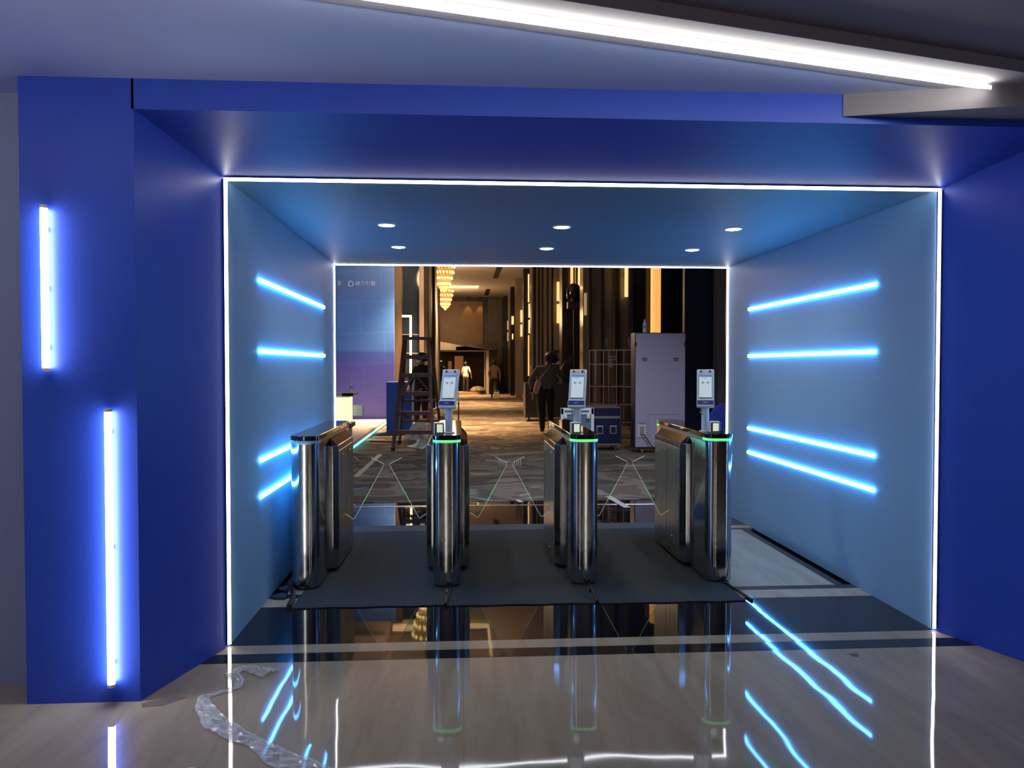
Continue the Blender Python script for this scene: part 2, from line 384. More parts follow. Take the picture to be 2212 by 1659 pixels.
cols = ['left', 'middle', 'right']
for r_, yy in enumerate((5.27, 6.235)):
    for c_, xx in enumerate((-0.514, 0.679, 1.881)):
        t = thing('downlight', f'round ceiling downlight, {cols[c_]} of the {"nearer" if r_ == 0 else "farther"} row in the passage', 'downlight', (xx, yy, ZT), 'downlights in the passage ceiling')
        MB().lathe([(0.048, -0.002), (0.056, -0.008), (0.062, -0.006), (0.064, 0.0)], 24).build('trim_ring', TRIM, t, smooth=True)
        MB().lathe([(0.02, -0.011), (0.040, -0.009), (0.050, -0.002)], 24).build('lens', DLIGHT, t, smooth=True)
        ld = bpy.data.lights.new('downlight_beam', 'SPOT'); ld.energy = 17; ld.spot_size = 2.4; ld.spot_blend = 0.8; ld.shadow_soft_size = 0.04
        ld.color = (1.0, 0.95, 0.85)
        lo = bpy.data.objects.new('downlight_beam', ld); C.objects.link(lo); lo.parent = t; lo.location = (0, 0, -0.03)

# ------------------------------------------------------------------ turnstiles
def wing(s, stripes, parent):
    pts = [(s * 0.130, 0.352), (s * 0.165, 0.345), (s * 0.212, 0.312), (s * 0.222, 0.316), (s * 0.434, 0.706), (s * 0.432, 0.720), (s * 0.345, 0.764), (s * 0.130, 0.83)]
    if s < 0: pts = pts[::-1]
    g = MB().prism(pts, 0.715, 0.725, M=XZ).build('glass_wing', GLASS, parent)
    mb = MB().tube([(s * 0.130, 0.72, 0.352), (s * 0.165, 0.72, 0.345), (s * 0.212, 0.72, 0.312)], 0.0022, 5)
    mb.tube([(s * 0.212, 0.72, 0.312), (s * 0.222, 0.72, 0.316), (s * 0.434, 0.72, 0.706), (s * 0.432, 0.72, 0.72), (s * 0.345, 0.72, 0.764)], 0.0022, 5)
    mb.build('polished_edge', mat('glass_edge_glow', (0.7, 0.75, 0.72), 0.2, emit=(0.75, 0.85, 0.78), es=0.20), g)  # weak emission puts the light caught by the glass rim into its colour
    MB().tube([(s * 0.285, 0.719, 0.430), (s * 0.35, 0.719, 0.55)], 0.0024, 5).build('green_edge_light', mat('green_edge', (0.2, 0.6, 0.2), 0.3, emit=(0.16, 0.8, 0.2), es=0.5), g)
    if stripes:
        for k in range(4):
            x0 = s * (0.425 - k * 0.016); dz = 0.016 - 0.0 * k
            MB().box(min(x0, x0 - s * 0.007), max(x0, x0 - s * 0.007), 0.712, 0.7145, 0.70 - (4 - k) * 0.0, 0.727 + k * 0.009).build('reflective_stripe', mat('silver_tape', (0.75, 0.72, 0.62), 0.3, 0.3), g)

def turnstile(xc, label, sides, lit=True, stripes=()):
    t = thing('turnstile', label, 'turnstile', (xc, 5.0, 0.006), 'row of turnstiles')
    MB().prism(rrect(0.090, 0.0, 1.40, 0.062, 8), 0.012, 0.936).build('body', STEEL, t, smooth=True)
    MB().prism(rrect(0.080, 0.012, 1.388, 0.055, 6), 0.0, 0.014).build('plinth', BLACK, t)
    ring_m = LEDG if lit else mat('unlit_ring', (0.35, 0.42, 0.45), 0.2)
    MB().prism(rrect(0.0905, 0.0, 1.40, 0.0625, 8), 0.936, 0.944).build('rim', STEELD, t, smooth=True)
    # glowing ring round each end
    for y0, y1 in ((-0.001, 0.16), (1.24, 1.401)):
        MB().prism(rrect(0.0915, y0, y1, 0.063, 8), 0.944, 0.960).build('light_ring', ring_m, t, smooth=True)
    MB().box(-0.0895, 0.0895, 0.12, 1.28, 0.944, 0.960).build('upper_band', STEELD, t)
    MB().prism(rrect(0.094, -0.004, 1.404, 0.065, 8), 0.960, 0.992).build('lid', LID, t, smooth=True, bevel=0.004)
    # wing housing in the middle, wider than the body
    for s in (-1, 1):
        oct_ = [(s * 0.085, 0.40), (s * 0.118, 0.40), (s * 0.150, 0.455), (s * 0.150, 1.175), (s * 0.118, 1.23), (s * 0.085, 1.23)]
        if s > 0: oct_ = oct_[::-1]
        hs_ = MB().prism(oct_, 0.03, 0.885).build('wing_housing', STEEL, t, bevel=0.003, smooth=False)
        p2 = [(s * 0.089, 0.415), (s * 0.112, 0.415), (s * 0.140, 0.465), (s * 0.140, 1.165), (s * 0.112, 1.215), (s * 0.089, 1.215)]
        MB().add([(x, y, 0.885) for x, y in p2] + [(s * 0.0905, y, 0.935) for x, y in p2],
                 [tuple(range(6)), tuple(range(11, 5, -1))] + [(i, (i + 1) % 6, 6 + (i + 1) % 6, 6 + i) for i in range(6)]).build('housing_cap', LID, hs_)
        for y0, y1 in ((0.475, 0.80), (0.808, 1.155)):
            x0, x1 = sorted((s * 0.149, s * 0.1535))
            pn = MB().box(x0, x1, y0, y1, 0.12, 0.845).build('access_panel', STEELD, hs_, bevel=0.0015)
            for zz in (0.80, 0.17):
                MB().lathe([(0.009, 0), (0.008, 0.004), (0.002, 0.005)], 10, M=Matrix.Translation((s * 0.1532, (y0 + y1) / 2, zz)) @ Matrix.Rotation(s * PI / 2, 4, 'Y')).build('screw', STEEL, hs_)
        x0, x1 = sorted((s * 0.149, s * 0.152))
        MB().box(x0, x1, 0.74, 0.80, 0.05, 0.075).build('floor_bracket', BLACK, hs_)
    for s in sides: wing(s, s in stripes, t)
    MB().box(0.0, 0.04, -0.004, 0.03, 0.0, 0.035).build('cable_grommet', BLACK, t, bevel=0.004)
    # small warm indicator window on the lid
    return t
ts0 = turnstile(-1.022, 'leftmost steel turnstile, dark capped with no screen, beside the left wall', (1,), lit=False)
ts1 = turnstile(-0.107, 'second steel turnstile from the left with green ring and face scanner', (-1, 1), stripes=(1,))
ts2 = turnstile(0.803, 'third steel turnstile from the left with green ring in front of the flight cases', (-1, 1), stripes=(-1,))
ts3 = turnstile(1.713, 'rightmost steel turnstile showing its long side panels', (-1,))

# face terminals and code scanners
def terminal(xc, label, dx=0.0):
    t = thing('face_terminal', label, 'face scanner', (xc + dx, 5.17, 0.998), 'face scanners on the turnstiles', rz=-0.30)
    MB().lathe([(0.040, 0), (0.040, 0.006), (0.028, 0.010)], 20).build('base_plate', WHITEP, t, smooth=True)
    MB().lathe([(0.0265, 0.008), (0.0255, 0.19)], 20).build('pole', WHITEP, t, smooth=True)
    M = Matrix.Translation((0, -0.02, 0.175)) @ Matrix.Rotation(-0.33, 4, 'X')
    MB().box(-0.020, 0.020, 0.006, 0.040, -0.02, 0.07, M=M).build('bracket', WHITEP, t, bevel=0.004)
    hs_ = MB().box(-0.058, 0.058, -0.018, 0.010, -0.012, 0.262, M=M).build('housing', WHITEP, t, bevel=0.008, segs=3)
    MB().box(-0.0585, 0.0585, -0.034, -0.010, -0.014, 0.038, M=M).build('chin', WHITEP, t, bevel=0.006)
    MB().box(-0.0545, 0.0545, -0.0355, -0.030, 0.003, 0.034, M=M).build('blue_strip', NAVYP, t, bevel=0.0015)
    MB().box(-0.016, 0.016, -0.0362, -0.0355, 0.015, 0.021, M=M).build('name_mark', mat('pale_blue_print', (0.35, 0.42, 0.75), 0.5), t)
    MB().box(-0.043, 0.043, -0.0192, -0.0178, 0.052, 0.224, M=M).build('bezel', mat('screen_bezel', (0.05, 0.06, 0.09), 0.15), t)
    sm = mat('terminal_screen', (0.1, 0.1, 0.1), 0.15, emit=(0.50, 0.62, 0.70), es=0.85)
    sc = MB().box(-0.042, 0.042, -0.0202, -0.0190, 0.058, 0.223, M=M).build('screen', sm, t)
    MB().box(-0.042, 0.042, -0.0208, -0.0200, 0.205, 0.221, M=M).build('screen_header', mat('screen_blue', (0.03, 0.05, 0.12), 0.2, emit=(0.10, 0.19, 0.46), es=0.8), sc)
    MB().box(-0.030, 0.012, -0.0208, -0.0200, 0.196, 0.199, M=M).build('screen_caption', MATS['screen_blue'], sc)
    for sx in (-0.017, 0.017):
        MB().lathe([(0.0095, 0), (0.0095, 0.0010)], 16, M=M @ Matrix.Translation((sx, -0.0201, 0.163)) @ Matrix.Rotation(PI / 2, 4, 'X')).build('screen_icon', mat('icon_grey', (0.05, 0.05, 0.07), 0.3, emit=(0.24, 0.33, 0.43), es=0.8), sc)
    for sx in (-0.030, 0.030):
        MB().lathe([(0.0075, 0), (0.0070, 0.003), (0.003, 0.0035)], 14, M=M @ Matrix.Translation((sx, -0.0178, 0.245)) @ Matrix.Rotation(PI / 2, 4, 'X')).build('camera_lens', BLACK, t)
    MB().tube([M @ Vector((-0.03, 0.0, -0.012)), M @ Vector((-0.034, 0.002, -0.045)), M @ Vector((-0.02, 0.012, -0.05)), Vector((-0.012, 0.0, 0.12))], 0.004, 6).build('cable', mat('grey_cable', (0.25, 0.28, 0.3), 0.5), t, smooth=True)
    return t
terminal(-0.107, 'face scanner on the turnstile in front of the ladder', 0.012)
terminal(0.803, 'face scanner on the turnstile in front of the wire shelf', -0.030)
terminal(1.713, 'face scanner on the rightmost turnstile before the navy board', -0.055)
def scanner(x, y, rz, label):
    t = thing('code_scanner', label, 'code scanner', (x, y, 0.998), 'code scanners on the turnstiles', rz=rz)
    MB().box(-0.034, 0.034, 0.0, 0.050, 0, 0.078).build('housing', CREAMP, t, bevel=0.008, segs=3)
    MB().box(-0.030, 0.030, 0.045, 0.066, 0.004, 0.070).build('rear_body', mat('pale_blue_plastic', (0.35, 0.52, 0.58), 0.4), t, bevel=0.006)
    MB().box(-0.028, 0.028, -0.003, 0.004, 0.008, 0.071).build('black_frame', BLACK, t, bevel=0.003)
    MB().box(-0.018, 0.022, -0.005, 0.0, 0.013, 0.066).build('reading_window', mat('scanner_window', (0.5, 0.55, 0.45), 0.2, emit=(0.72, 0.82, 0.62), es=0.75), t, bevel=0.002)
    MB().box(0.018, 0.026, -0.004, -0.001, 0.030, 0.045).build('sensor', BLACK, t)
scanner(-0.155, 5.075, 0.12, 'cream code scanner beside the face scanner before the ladder')
scanner(0.750, 5.050, 0.10, 'cream code scanner beside the face scanner before the wire shelf')
scanner(1.692, 5.060, -0.02, 'cream code scanner on the rightmost turnstile')

# ------------------------------------------------------------------ mats, film and scraps on the floor
def floor_mat(x0, x1, y0, y1, label, m=RIB, z=0.0005, dz=0.006):
    pts = []
    n = 14
    mb = MB()
    for i in range(n + 1):
        x = x0 + (x1 - x0) * i / n
        pts.append((x, y0 + 0.006 * math.sin(i * 1.3 + x0 * 3)))
    for i in range(n, -1, -1):
        pts.append((x0 + (x1 - x0) * i / n, y1 + 0.006 * math.sin(i * 0.9 + x0)))
    return tag(mb.prism(pts, z, z + dz).build('floor_mat', m), label, 'mat', 'grey mats under the turnstiles')
floor_mat(-1.02, -0.112, 4.625, 6.71, 'dark grey ribbed mat between the two left turnstiles')
floor_mat(-0.098, 0.808, 4.612, 6.71, 'dark grey ribbed mat between the two middle turnstiles')
floor_mat(0.822, 1.735, 4.600, 6.71, 'dark grey ribbed mat between the two right turnstiles')
floor_mat(-1.10, 1.78, 6.722, 6.96, 'paler grey mat strip behind the turnstiles', RIB2)

def cable(name, pts, r, label, m=BLACK, cat='cable'):
    return tag(MB().tube(pts, r, 6).build(name, m, smooth=True), label, cat)
cable('power_cable', [(-0.085, 4.985, 0.014), (-0.088, 4.90, 0.016), (-0.095, 4.75, 0.014), (-0.105, 4.62, 0.012)], 0.010, 'flat black cable in front of the second turnstile from the left')
cable('power_cable', [(0.822, 4.985, 0.014), (0.825, 4.9, 0.016), (0.82, 4.75, 0.014), (0.815, 4.61, 0.012)], 0.010, 'black cable in front of the third turnstile from the left')
cable('power_cable', [(1.73, 4.985, 0.014), (1.745, 4.90, 0.010), (1.76, 4.78, 0.008), (1.775, 4.60, 0.006)], 0.009, 'black cable at the foot of the rightmost turnstile')
cable('power_cable', [(-1.10, 4.99, 0.018), (-1.08, 4.93, 0.020), (-1.06, 4.86, 0.016), (-1.045, 4.76, 0.014), (-1.04, 4.64, 0.012)], 0.017, 'thick black cable at the foot of the leftmost turnstile')
tag(MB().prism([(-1.195, 5.02), (-1.14, 5.06), (-1.125, 4.99), (-1.13, 4.95), (-1.17, 4.96)], 0.001, 0.022).build('plastic_bag', BLACK, bevel=0.006), 'crumpled black plastic scrap beside the leftmost turnstile foot', 'scrap')
tag(MB().prism([(-1.19, 4.86), (-1.15, 4.91), (-1.105, 4.90), (-1.095, 4.81), (-1.18, 4.815)], 0.001, 0.018).build('rubber_mat_scrap', BLACK, bevel=0.005), 'black rubber offcut on the pale floor before the leftmost turnstile', 'scrap')

def film(path, widths, label):
    path = [Vector((*p, 0)) for p in path]
    # resample
    P = []; W = []
    for i in range(len(path) - 1):
        for k in range(6):
            u = k / 6; P.append(path[i].lerp(path[i + 1], u)); W.append(widths[i] * (1 - u) + widths[i + 1] * u)
    P.append(path[-1]); W.append(widths[-1])
    nn_ = 9; vs = []; fs = []
    for i, p in enumerate(P):
        d = (P[min(i + 1, len(P) - 1)] - P[max(i - 1, 0)]).normalized(); nrm = Vector((-d.y, d.x, 0))
        for k in range(nn_):
            u = k / (nn_ - 1) - .5
            hgt = 0.004 + 0.020 * abs(math.sin(i * 0.9 + k * 2.1 + random.random() * 1.2)) * (1 - (2 * u) ** 2 * 0.85) * min(1, W[i] / 0.08)
            q = p + nrm * W[i] * (u + random.uniform(-.05, .05)) ; vs.append((q.x, q.y, hgt))
    for i in range(len(P) - 1):
        for k in range(nn_ - 1): a = i * nn_ + k; fs.append((a, a + 1, a + nn_ + 1, a + nn_))
    o = MB().add(vs, fs).build('plastic_film', FILM, smooth=False)
    return tag(o, label, 'plastic film')
film([(-0.90, 3.64), (-0.96, 3.68), (-1.05, 3.72), (-1.09, 3.66), (-1.03, 3.57), (-1.01, 3.50), (-1.08, 3.44), (-1.135, 3.40), (-1.10, 3.31), (-1.01, 3.16), (-0.90, 3.05), (-0.80, 2.98), (-0.69, 2.86), (-0.58, 2.77), (-0.45, 2.66), (-0.30, 2.52)],
     [0.10, 0.09, 0.05, 0.06, 0.05, 0.03, 0.03, 0.04, 0.07, 0.10, 0.09, 0.07, 0.10, 0.13, 0.12, 0.10], 'crumpled strip of clear plastic film lying across the marble')
def scrap(name, pts, z, m, label, h=0.0015):
    return tag(MB().prism(pts, z, z + h).build(name, m), label, 'scrap')
PAPER = mat('pale_paper', (0.55, 0.55, 0.56), 0.8)
scrap('floor_sticker', [(-1.38, 3.36), (-1.27, 3.42), (-1.20, 3.41), (-1.28, 3.33), (-1.36, 3.32)], 0.0005, thin_glass('grey_smear', (0.86, 0.86, 0.88), 0.03), 'grey dirty smear near the blue pier on the marble')
scrap('plastic_splinter', [(-1.02, 2.79), (-0.98, 2.81), (-0.95, 2.81), (-0.985, 2.80)], 0.0005, PAPER, 'tiny white plastic sliver on the marble near the pier')
scrap('floor_sticker', [(1.93, 3.72), (1.99, 3.73), (1.97, 3.69), (1.94, 3.69)], 0.0005, mat('dark_smudge', (0.10, 0.09, 0.08), 0.7), 'small dark smudge on the marble by the right splayed wall')

# ------------------------------------------------------------------ hall shell
HC = 5.25
HB = mat('hall_brown_wood', (0.060, 0.044, 0.038), 0.5, var=0.3, vscale=2.5, stretch=(3, 3, 0.3))
HGOLD = mat('hall_gold_panel', (0.15, 0.07, 0.025), 0.45, var=0.18, vscale=2)
HMAR = mat('hall_marble_panel', (0.22, 0.18, 0.15), 0.15, var=0.25, vscale=2, stretch=(5, 1, 0.3))
HMATTE = mat('hall_dark_matte', (0.012, 0.011, 0.013), 0.85)
HDARK = mat('hall_dark_gloss', (0.008, 0.008, 0.011), 0.25)
HCEIL = mat('hall_ceiling_paint', (0.36, 0.31, 0.29), 0.8)
NAVY = mat('navy_board', (0.006, 0.010, 0.055), 0.45)
def sbox(name, x0, x1, y0, y1, z0, z1, m, label, cat='wall'):
    return struct(MB().box(x0, x1, y0, y1, z0, z1).build(name, m), label, cat)
# ceiling with recessed coffers
co = [(-1.62, 0.72, 27.4, 29.6), (-1.62, 0.80, 36.6, 38.9), (-1.9, 0.72, 17.6, 20.2)]
hc = MB()
ybr = sorted([8] + [c[2] for c in co] + [c[3] for c in co] + [46])
for i in range(len(ybr) - 1):
    c = [k for k in co if abs(k[2] - ybr[i]) < 1e-6]
    if c: hc.box(-12, c[0][0], ybr[i], ybr[i + 1], HC, HC + 0.5); hc.box(c[0][1], 12, ybr[i], ybr[i + 1], HC, HC + 0.5)
    else: hc.box(-12, 12, ybr[i], ybr[i + 1], HC, HC + 0.5)
hc.box(-12, 12, 8, 46, HC + 0.5, HC + 0.6)
hco = struct(hc.build('ceiling_hall', HCEIL), 'brown grey hall ceiling with recessed coffers', 'ceiling')
COVE = emat('cove_light', (1.0, 0.62, 0.22), 1.3)
for x0, x1, y0, y1 in co:
    MB().box(x0 + 0.06, x1 - 0.06, y1 - 0.09, y1 - 0.03, HC + 0.10, HC + 0.22).build('cove_light', COVE, hco)
    MB().box(x1 - 0.09, x1 - 0.03, y0 + 0.06, y1 - 0.06, HC + 0.10, HC + 0.22).build('cove_light', COVE, hco)
for x0, x1, y0, y1, l in ((1.30, 1.52, 29.0, 33.5, 'nearer'), (1.15, 1.36, 38.2, 41.5, 'farther')):
    t = thing('ceiling_vent', f'{l} long dark slot vent in the hall ceiling', 'vent', ((x0 + x1) / 2, y0, HC), 'ceiling vents')
    MB().box(x0 - (x0 + x1) / 2, x1 - (x0 + x1) / 2, 0, y1 - y0, -0.012, 0.0).build('frame', mat('vent_dark', (0.02, 0.012, 0.012), 0.6), t)
    for k in range(3): MB().box(-0.07 + k * 0.055, -0.05 + k * 0.055, 0.05, y1 - y0 - 0.05, -0.02, -0.012).build('slat', BLACK, t)
# back wall
sbox('wall_hall_back', -12, 12, 43.2, 43.4, 0, HC, HDARK, 'dark end wall of the long hall')
a = at(950, 651, 43.1); b = at(1043, 760, 43.1)
bw = struct(MB().box(a.x, b.x, 43.0, 43.2, b.z, a.z).build('wall_hall_panel', HGOLD), 'golden brown wood panel on the far end wall', 'wall')
a = at(1054, 645, 43.1); b = at(1085, 760, 43.1)
sbox('wall_hall_panel_side', a.x, b.x, 43.0, 43.2, 0, a.z, HB, 'dark brown wood panel right of the golden end panel')
for px in (1011, 1037):
    p = at(px, 652, 42.85)
    ld = bpy.data.lights.new('wall_washer', 'SPOT'); ld.energy = 40; ld.spot_size = 0.9; ld.spot_blend = 0.7; ld.color = (1, 0.62, 0.25); ld.shadow_soft_size = 0.03
    t = thing('wall_washer', 'small warm spotlight, ' + ('left' if px == 1011 else 'right') + ' of two above the golden end panel', 'spotlight', (p.x, 42.7, p.z + 0.12), 'spotlights on the end wall')
    MB().lathe([(0.05, 0.0), (0.06, 0.10), (0.03, 0.16)], 14).build('can', BLACK, t)
    lo = bpy.data.objects.new('wall_washer_beam', ld); C.objects.link(lo); lo.parent = t; lo.location = (0, 0, -0.02); lo.rotation_euler = (0.32, 0, 0)
# side panels, left and right: (name, x pixel range, Y, depth, material, label)
def vpanel(x0, x1, Y, dep, m, label, z0=0, z1=HC, name='wall_hall_pilaster'):
    A = at(x0, 800, Y); B = at(x1, 800, Y)
    return sbox(name, A.x, B.x, Y, Y + dep, z0, z1, m, label)
vpanel(852, 868, 20.0, 0.5, HB, 'narrow brown pilaster right of the blue backdrop')
vpanel(868, 906, 20.25, 0.4, mat('dark_blue_glass', (0.012, 0.018, 0.032), 0.08), 'dark glazed bay behind the bent light tube')
vpanel(906, 916, 20.0, 0.6, HB, 'brown pilaster right of the dark glazed bay')
vpanel(917, 924, 20.6, 0.6, HMATTE, 'black gap between two brown pilasters')
vpanel(924, 932, 21.5, 0.6, HB, 'second slim brown pilaster right of the dark glazed bay')
vpanel(932, 940, 26.5, 6, HMATTE, 'dark receding left wall of the long hall')
sbox('wall_hall_left', -3.6, -3.45, 20.5, 43, 0, HC, HMATTE, 'dark left side wall of the hall behind the pilasters')
sbox('wall_hall_left_front', -5.2, -5.0, 8.0, 20.5, 0, HC, HDARK, 'dark left side wall of the hall near the counter')
# right
vpanel(1088, 1098, 42.0, 0.6, HDARK, 'farthest black column on the right of the hall')
vpanel(1098, 1104, 40.0, 0.6, HMAR, 'farthest marble panel on the right of the hall')
vpanel(1103, 1116, 37.0, 0.6, HDARK, 'third farthest black column on the right of the hall')
vpanel(1114, 1132, 33.5, 0.6, HMAR, 'narrow marble panel with two sconces far down the hall')
vpanel(1131, 1149, 30.0, 0.6, HDARK, 'black column with slim light tubes midway down the hall')
vpanel(1148, 1216, 25.5, 0.6, HMAR, 'banded marble panel midway down the hall')
for k, (x0, x1) in enumerate(((1152, 1156), (1162, 1164.5), (1170, 1172), (1181, 1183), (1191, 1193.5))):
    A = at(x0, 800, 25.48); B = at(x1, 800, 25.48)
    sbox('trim_3', A.x, B.x, 25.44, 25.5, 0, HC, HDARK, f'dark upright strip {["first", "second", "third", "fourth", "fifth"][k]} from left on the banded marble panel', 'trim')
vpanel(1214, 1260, 21.0, 0.6, HDARK, 'glossy black column left of the large marble panel')
vpanel(1259, 1368, 18.3, 0.5, mat('mirror_marble', (0.30, 0.255, 0.21), 0.07, var=0.25, vscale=2, stretch=(4, 1, 0.3)), 'large polished marble panel behind the wire shelf')
for k, (x0, x1) in enumerate(((1272, 1278), (1298, 1305), (1329, 1338))):
    A = at(x0, 800, 18.25); B = at(x1, 800, 18.25)
    sbox('trim_4', A.x, B.x, 18.25, 18.3, 0, HC, mat('bronze_strip', (0.05, 0.04, 0.035), 0.2), f'{["left", "middle", "right"][k]} dark upright strip on the large polished marble panel', 'trim')
vpanel(1367, 1482, 16.6, 0.5, mat('hall_navy_gloss', (0.006, 0.008, 0.022), 0.1), 'glossy navy black wall behind the lilac panel')
vpanel(1478, 1556, 13.6, 0.12, NAVY, 'tall navy board right of the lilac panel', 0, 3.6, 'wall_hall_board')
vpanel(1552, 1566, 13.2, 0.3, mat('grey_post', (0.20, 0.20, 0.22), 0.5), 'grey upright edge beside the passage light line', 0, 4, 'trim_5')
sbox('wall_hall_right', 6.2, 6.4, 8, 43, 0, HC, HDARK, 'dark right side wall of the hall')

# sconces on the right side, and one tube reflection
SCON = emat('sconce_glow', (1.0, 0.60, 0.20), 1.15)
SCON2 = emat('sconce_orange', (1.0, 0.40, 0.08), 1.1)
SDIM = mat('sconce_dim', (0.3, 0.25, 0.15), 0.3, emit=(0.8, 0.55, 0.25), es=0.35)
def sconce(x0, x1, y0, y1, Y, m, label):
    A = at((x0 + x1) / 2, y1, Y); B = at((x0 + x1) / 2, y0, Y); r = (x1 - x0) / 2 / F * Y
    t = thing('wall_sconce', label, 'wall lamp', (A.x, Y, A.z), 'glowing tube sconces on the hall wall')
    H_ = B.z - A.z
    capsule_bar(MB(), (0, 0, 0), (0, 0, H_), r, 12).build('glowing_tube', m, t, smooth=True)
    MB().box(-r * 0.5, r * 0.5, r * 0.5, r + 0.14, H_ * 0.45, H_ * 0.55).build('wall_bracket', HDARK, t)
S = [(1202.5, 1211, 609, 650, 25.3, SCON, 'upper of two fat sconces on the banded marble panel'),
     (1202.5, 1211, 657, 698, 25.3, SCON, 'lower of two fat sconces on the banded marble panel'),
     (1141.5, 1147.5, 656, 686, 29.8, SCON, 'upper of two short sconces on the slim tube column'),
     (1141.5, 1147.5, 691, 720, 29.8, SCON, 'lower of two short sconces on the slim tube column'),
     (1140.5, 1143.5, 592, 653, 29.8, SCON, 'long thin light tube above the slim tube column sconces'),
     (1140.5, 1143.5, 724, 812, 29.8, SCON2, 'long thin light tube below the slim tube column sconces'),
     (1124, 1129, 670, 696, 33.3, SCON, 'upper sconce on the narrow marble panel far down the hall'),
     (1124, 1129, 701, 727, 33.3, SCON, 'lower sconce on the narrow marble panel far down the hall'),
     (1105, 1110, 683, 701, 36.8, SCON, 'upper sconce on the third farthest black column'),
     (1106, 1109, 721, 733, 36.8, SCON, 'small lower sconce on the third farthest black column'),
     (1095.5, 1099, 693, 712, 39.8, SDIM, 'upper dim sconce farthest down the hall'),
     (1095.5, 1099, 718, 737, 39.8, SDIM, 'lower dim sconce farthest down the hall'),
     (1232, 1243, 540, 623, 20.8, SCON2, 'left orange tube on the glossy black column'),
     (1248.5, 1257, 540, 621, 20.8, SCON, 'right amber tube on the glossy black column'),
     (1349, 1361, 540, 641, 18.1, SCON, 'cream tube hanging at the right of the large marble panel'),
     (1262, 1268, 633, 681, 18.15, SDIM, 'dim tube reflection shaped at the left of the large marble panel'),  # reflection in the polished marble, built as a faintly glowing capsule
     (1405, 1427, 520, 726, 16.4, SCON2, 'tall thick orange tube above the lilac panel')]
for s_ in S: sconce(*s_)
# dark hanging lamp heads before the columns
for px, py, Y, r, l in ((1240, 632, 20.3, 0.20, 'black rounded stage light hanging on the glossy black column'), (1159, 678, 27.0, 0.14, 'black stage light silhouette before the banded marble panel')):
    p = at(px, py, Y)
    t = thing('stage_light', l, 'stage light', (p.x, p.y, p.z), 'stage lights in the hall')
    MB().lathe([(0.03, r * 1.25), (r * .55, r * 1.1), (r, r * .4), (r, -r * .5), (r * .75, -r * 1.2), (r * .35, -r * 1.35)], 18).build('housing', mat('gloss_black', (0.006, 0.006, 0.007), 0.12), t, smooth=True)
    MB().box(-r * 0.9, r * 0.9, -r * 0.5, r * 0.5, -r * 2.2, -r * 1.2).build('lamp_head', BLACK, t, bevel=0.02)
    MB().tube([(0, 0, r * 1.2), (0, 0, r * 1.2 + 1.0)], 0.025, 8).build('rod', BLACK, t)
    MB().tube([(0, 0, -r * 2.2), (0, 0, -p.z + 0.03)], 0.022, 8).build('stand_pole', BLACK, t)
    MB().lathe([(r * 1.3, -p.z + 0.008), (r * 1.3, -p.z + 0.03), (0.03, -p.z + 0.05)], 18).build('stand_base', BLACK, t)

# chandeliers
CRY = mat('amber_crystal', (0.55, 0.32, 0.10), 0.2, emit=(1.0, 0.52, 0.10), es=0.42, var=0.5, vscale=14)
BEAD = emat('chandelier_bulb', (1.0, 0.66, 0.22), 2.6)
def chandelier(x, y, ztop, scale, label):
    t = thing('chandelier', label, 'chandelier', (x, y, ztop), 'tiered crystal chandeliers')
    MB().lathe([(0.10, -0.06), (0.14, 0.0), (0.14, 0.63)], 16).build('ceiling_rose', HGOLD, t)
    tiers = [(0.44, 0.0), (0.40, -0.24), (0.33, -0.48), (0.26, -0.72)]
    for k, (r, z) in enumerate(tiers):
        r *= scale; r2 = (tiers[k + 1][0] if k < 3 else 0.16) * scale; z2 = z - 0.24
        n = 44; vs = []; fs = []
        for i in range(n):
            a0 = 2 * PI * i / n; a1 = 2 * PI * (i + .82) / n; j = random.uniform(-.03, .02)
            b = len(vs)
            for (rr, zz) in ((r, z * scale), (r * 0.985, (z * 0.4 + z2 * 0.6) * scale), (r2 * 1.02, z2 * scale + j)):
                vs += [(rr * math.cos(a0), rr * math.sin(a0), zz), (rr * math.cos(a1), rr * math.sin(a1), zz)]
            fs += [(b, b + 1, b + 3, b + 2), (b + 2, b + 3, b + 5, b + 4)]
        tier = MB().add(vs, fs).build('crystal_tier', CRY, t)
        mb = MB(); nb = 18
        for i in range(nb):
            a = 2 * PI * (i + .5 * (k % 2)) / nb; q = Matrix.Translation((r * 1.03 * math.cos(a), r * 1.03 * math.sin(a), z * scale - 0.03))
            mb.lathe([(0.012, -0.045), (0.038, -0.02), (0.038, 0.02), (0.012, 0.045)], 7, M=q)
        mb.build('bulb_ring', BEAD, t, smooth=True)
    MB().lathe([(0.02, -1.10 * scale), (0.10 * scale, -1.0 * scale), (0.16 * scale, -0.94 * scale)], 14).build('bottom_drop', CRY, t, smooth=True)
    ld = bpy.data.lights.new('chandelier_glow', 'SPOT'); ld.energy = 4200; ld.spot_size = 1.9; ld.spot_blend = 0.9; ld.color = (1.0, 0.58, 0.24); ld.shadow_soft_size = 0.3
    lo = bpy.data.objects.new('chandelier_glow', ld); C.objects.link(lo); lo.parent = t; lo.location = (0, 0, -1.25)
    ld2 = bpy.data.lights.new('chandelier_halo', 'POINT'); ld2.energy = 380; ld2.color = (1.0, 0.62, 0.30); ld2.shadow_soft_size = 0.5
    lo = bpy.data.objects.new('chandelier_halo', ld2); C.objects.link(lo); lo.parent = t; lo.location = (0, 0, -1.25)
    return t
chandelier(-0.70, 28.6, 5.13, 0.88, 'nearer golden tiered crystal chandelier in the hall')
chandelier(-0.86, 37.8, 5.13, 0.88, 'farther golden tiered crystal chandelier in the hall')
chandelier(-0.80, 18.8, 5.13, 0.95, 'golden chandelier mirrored in the black floor band')

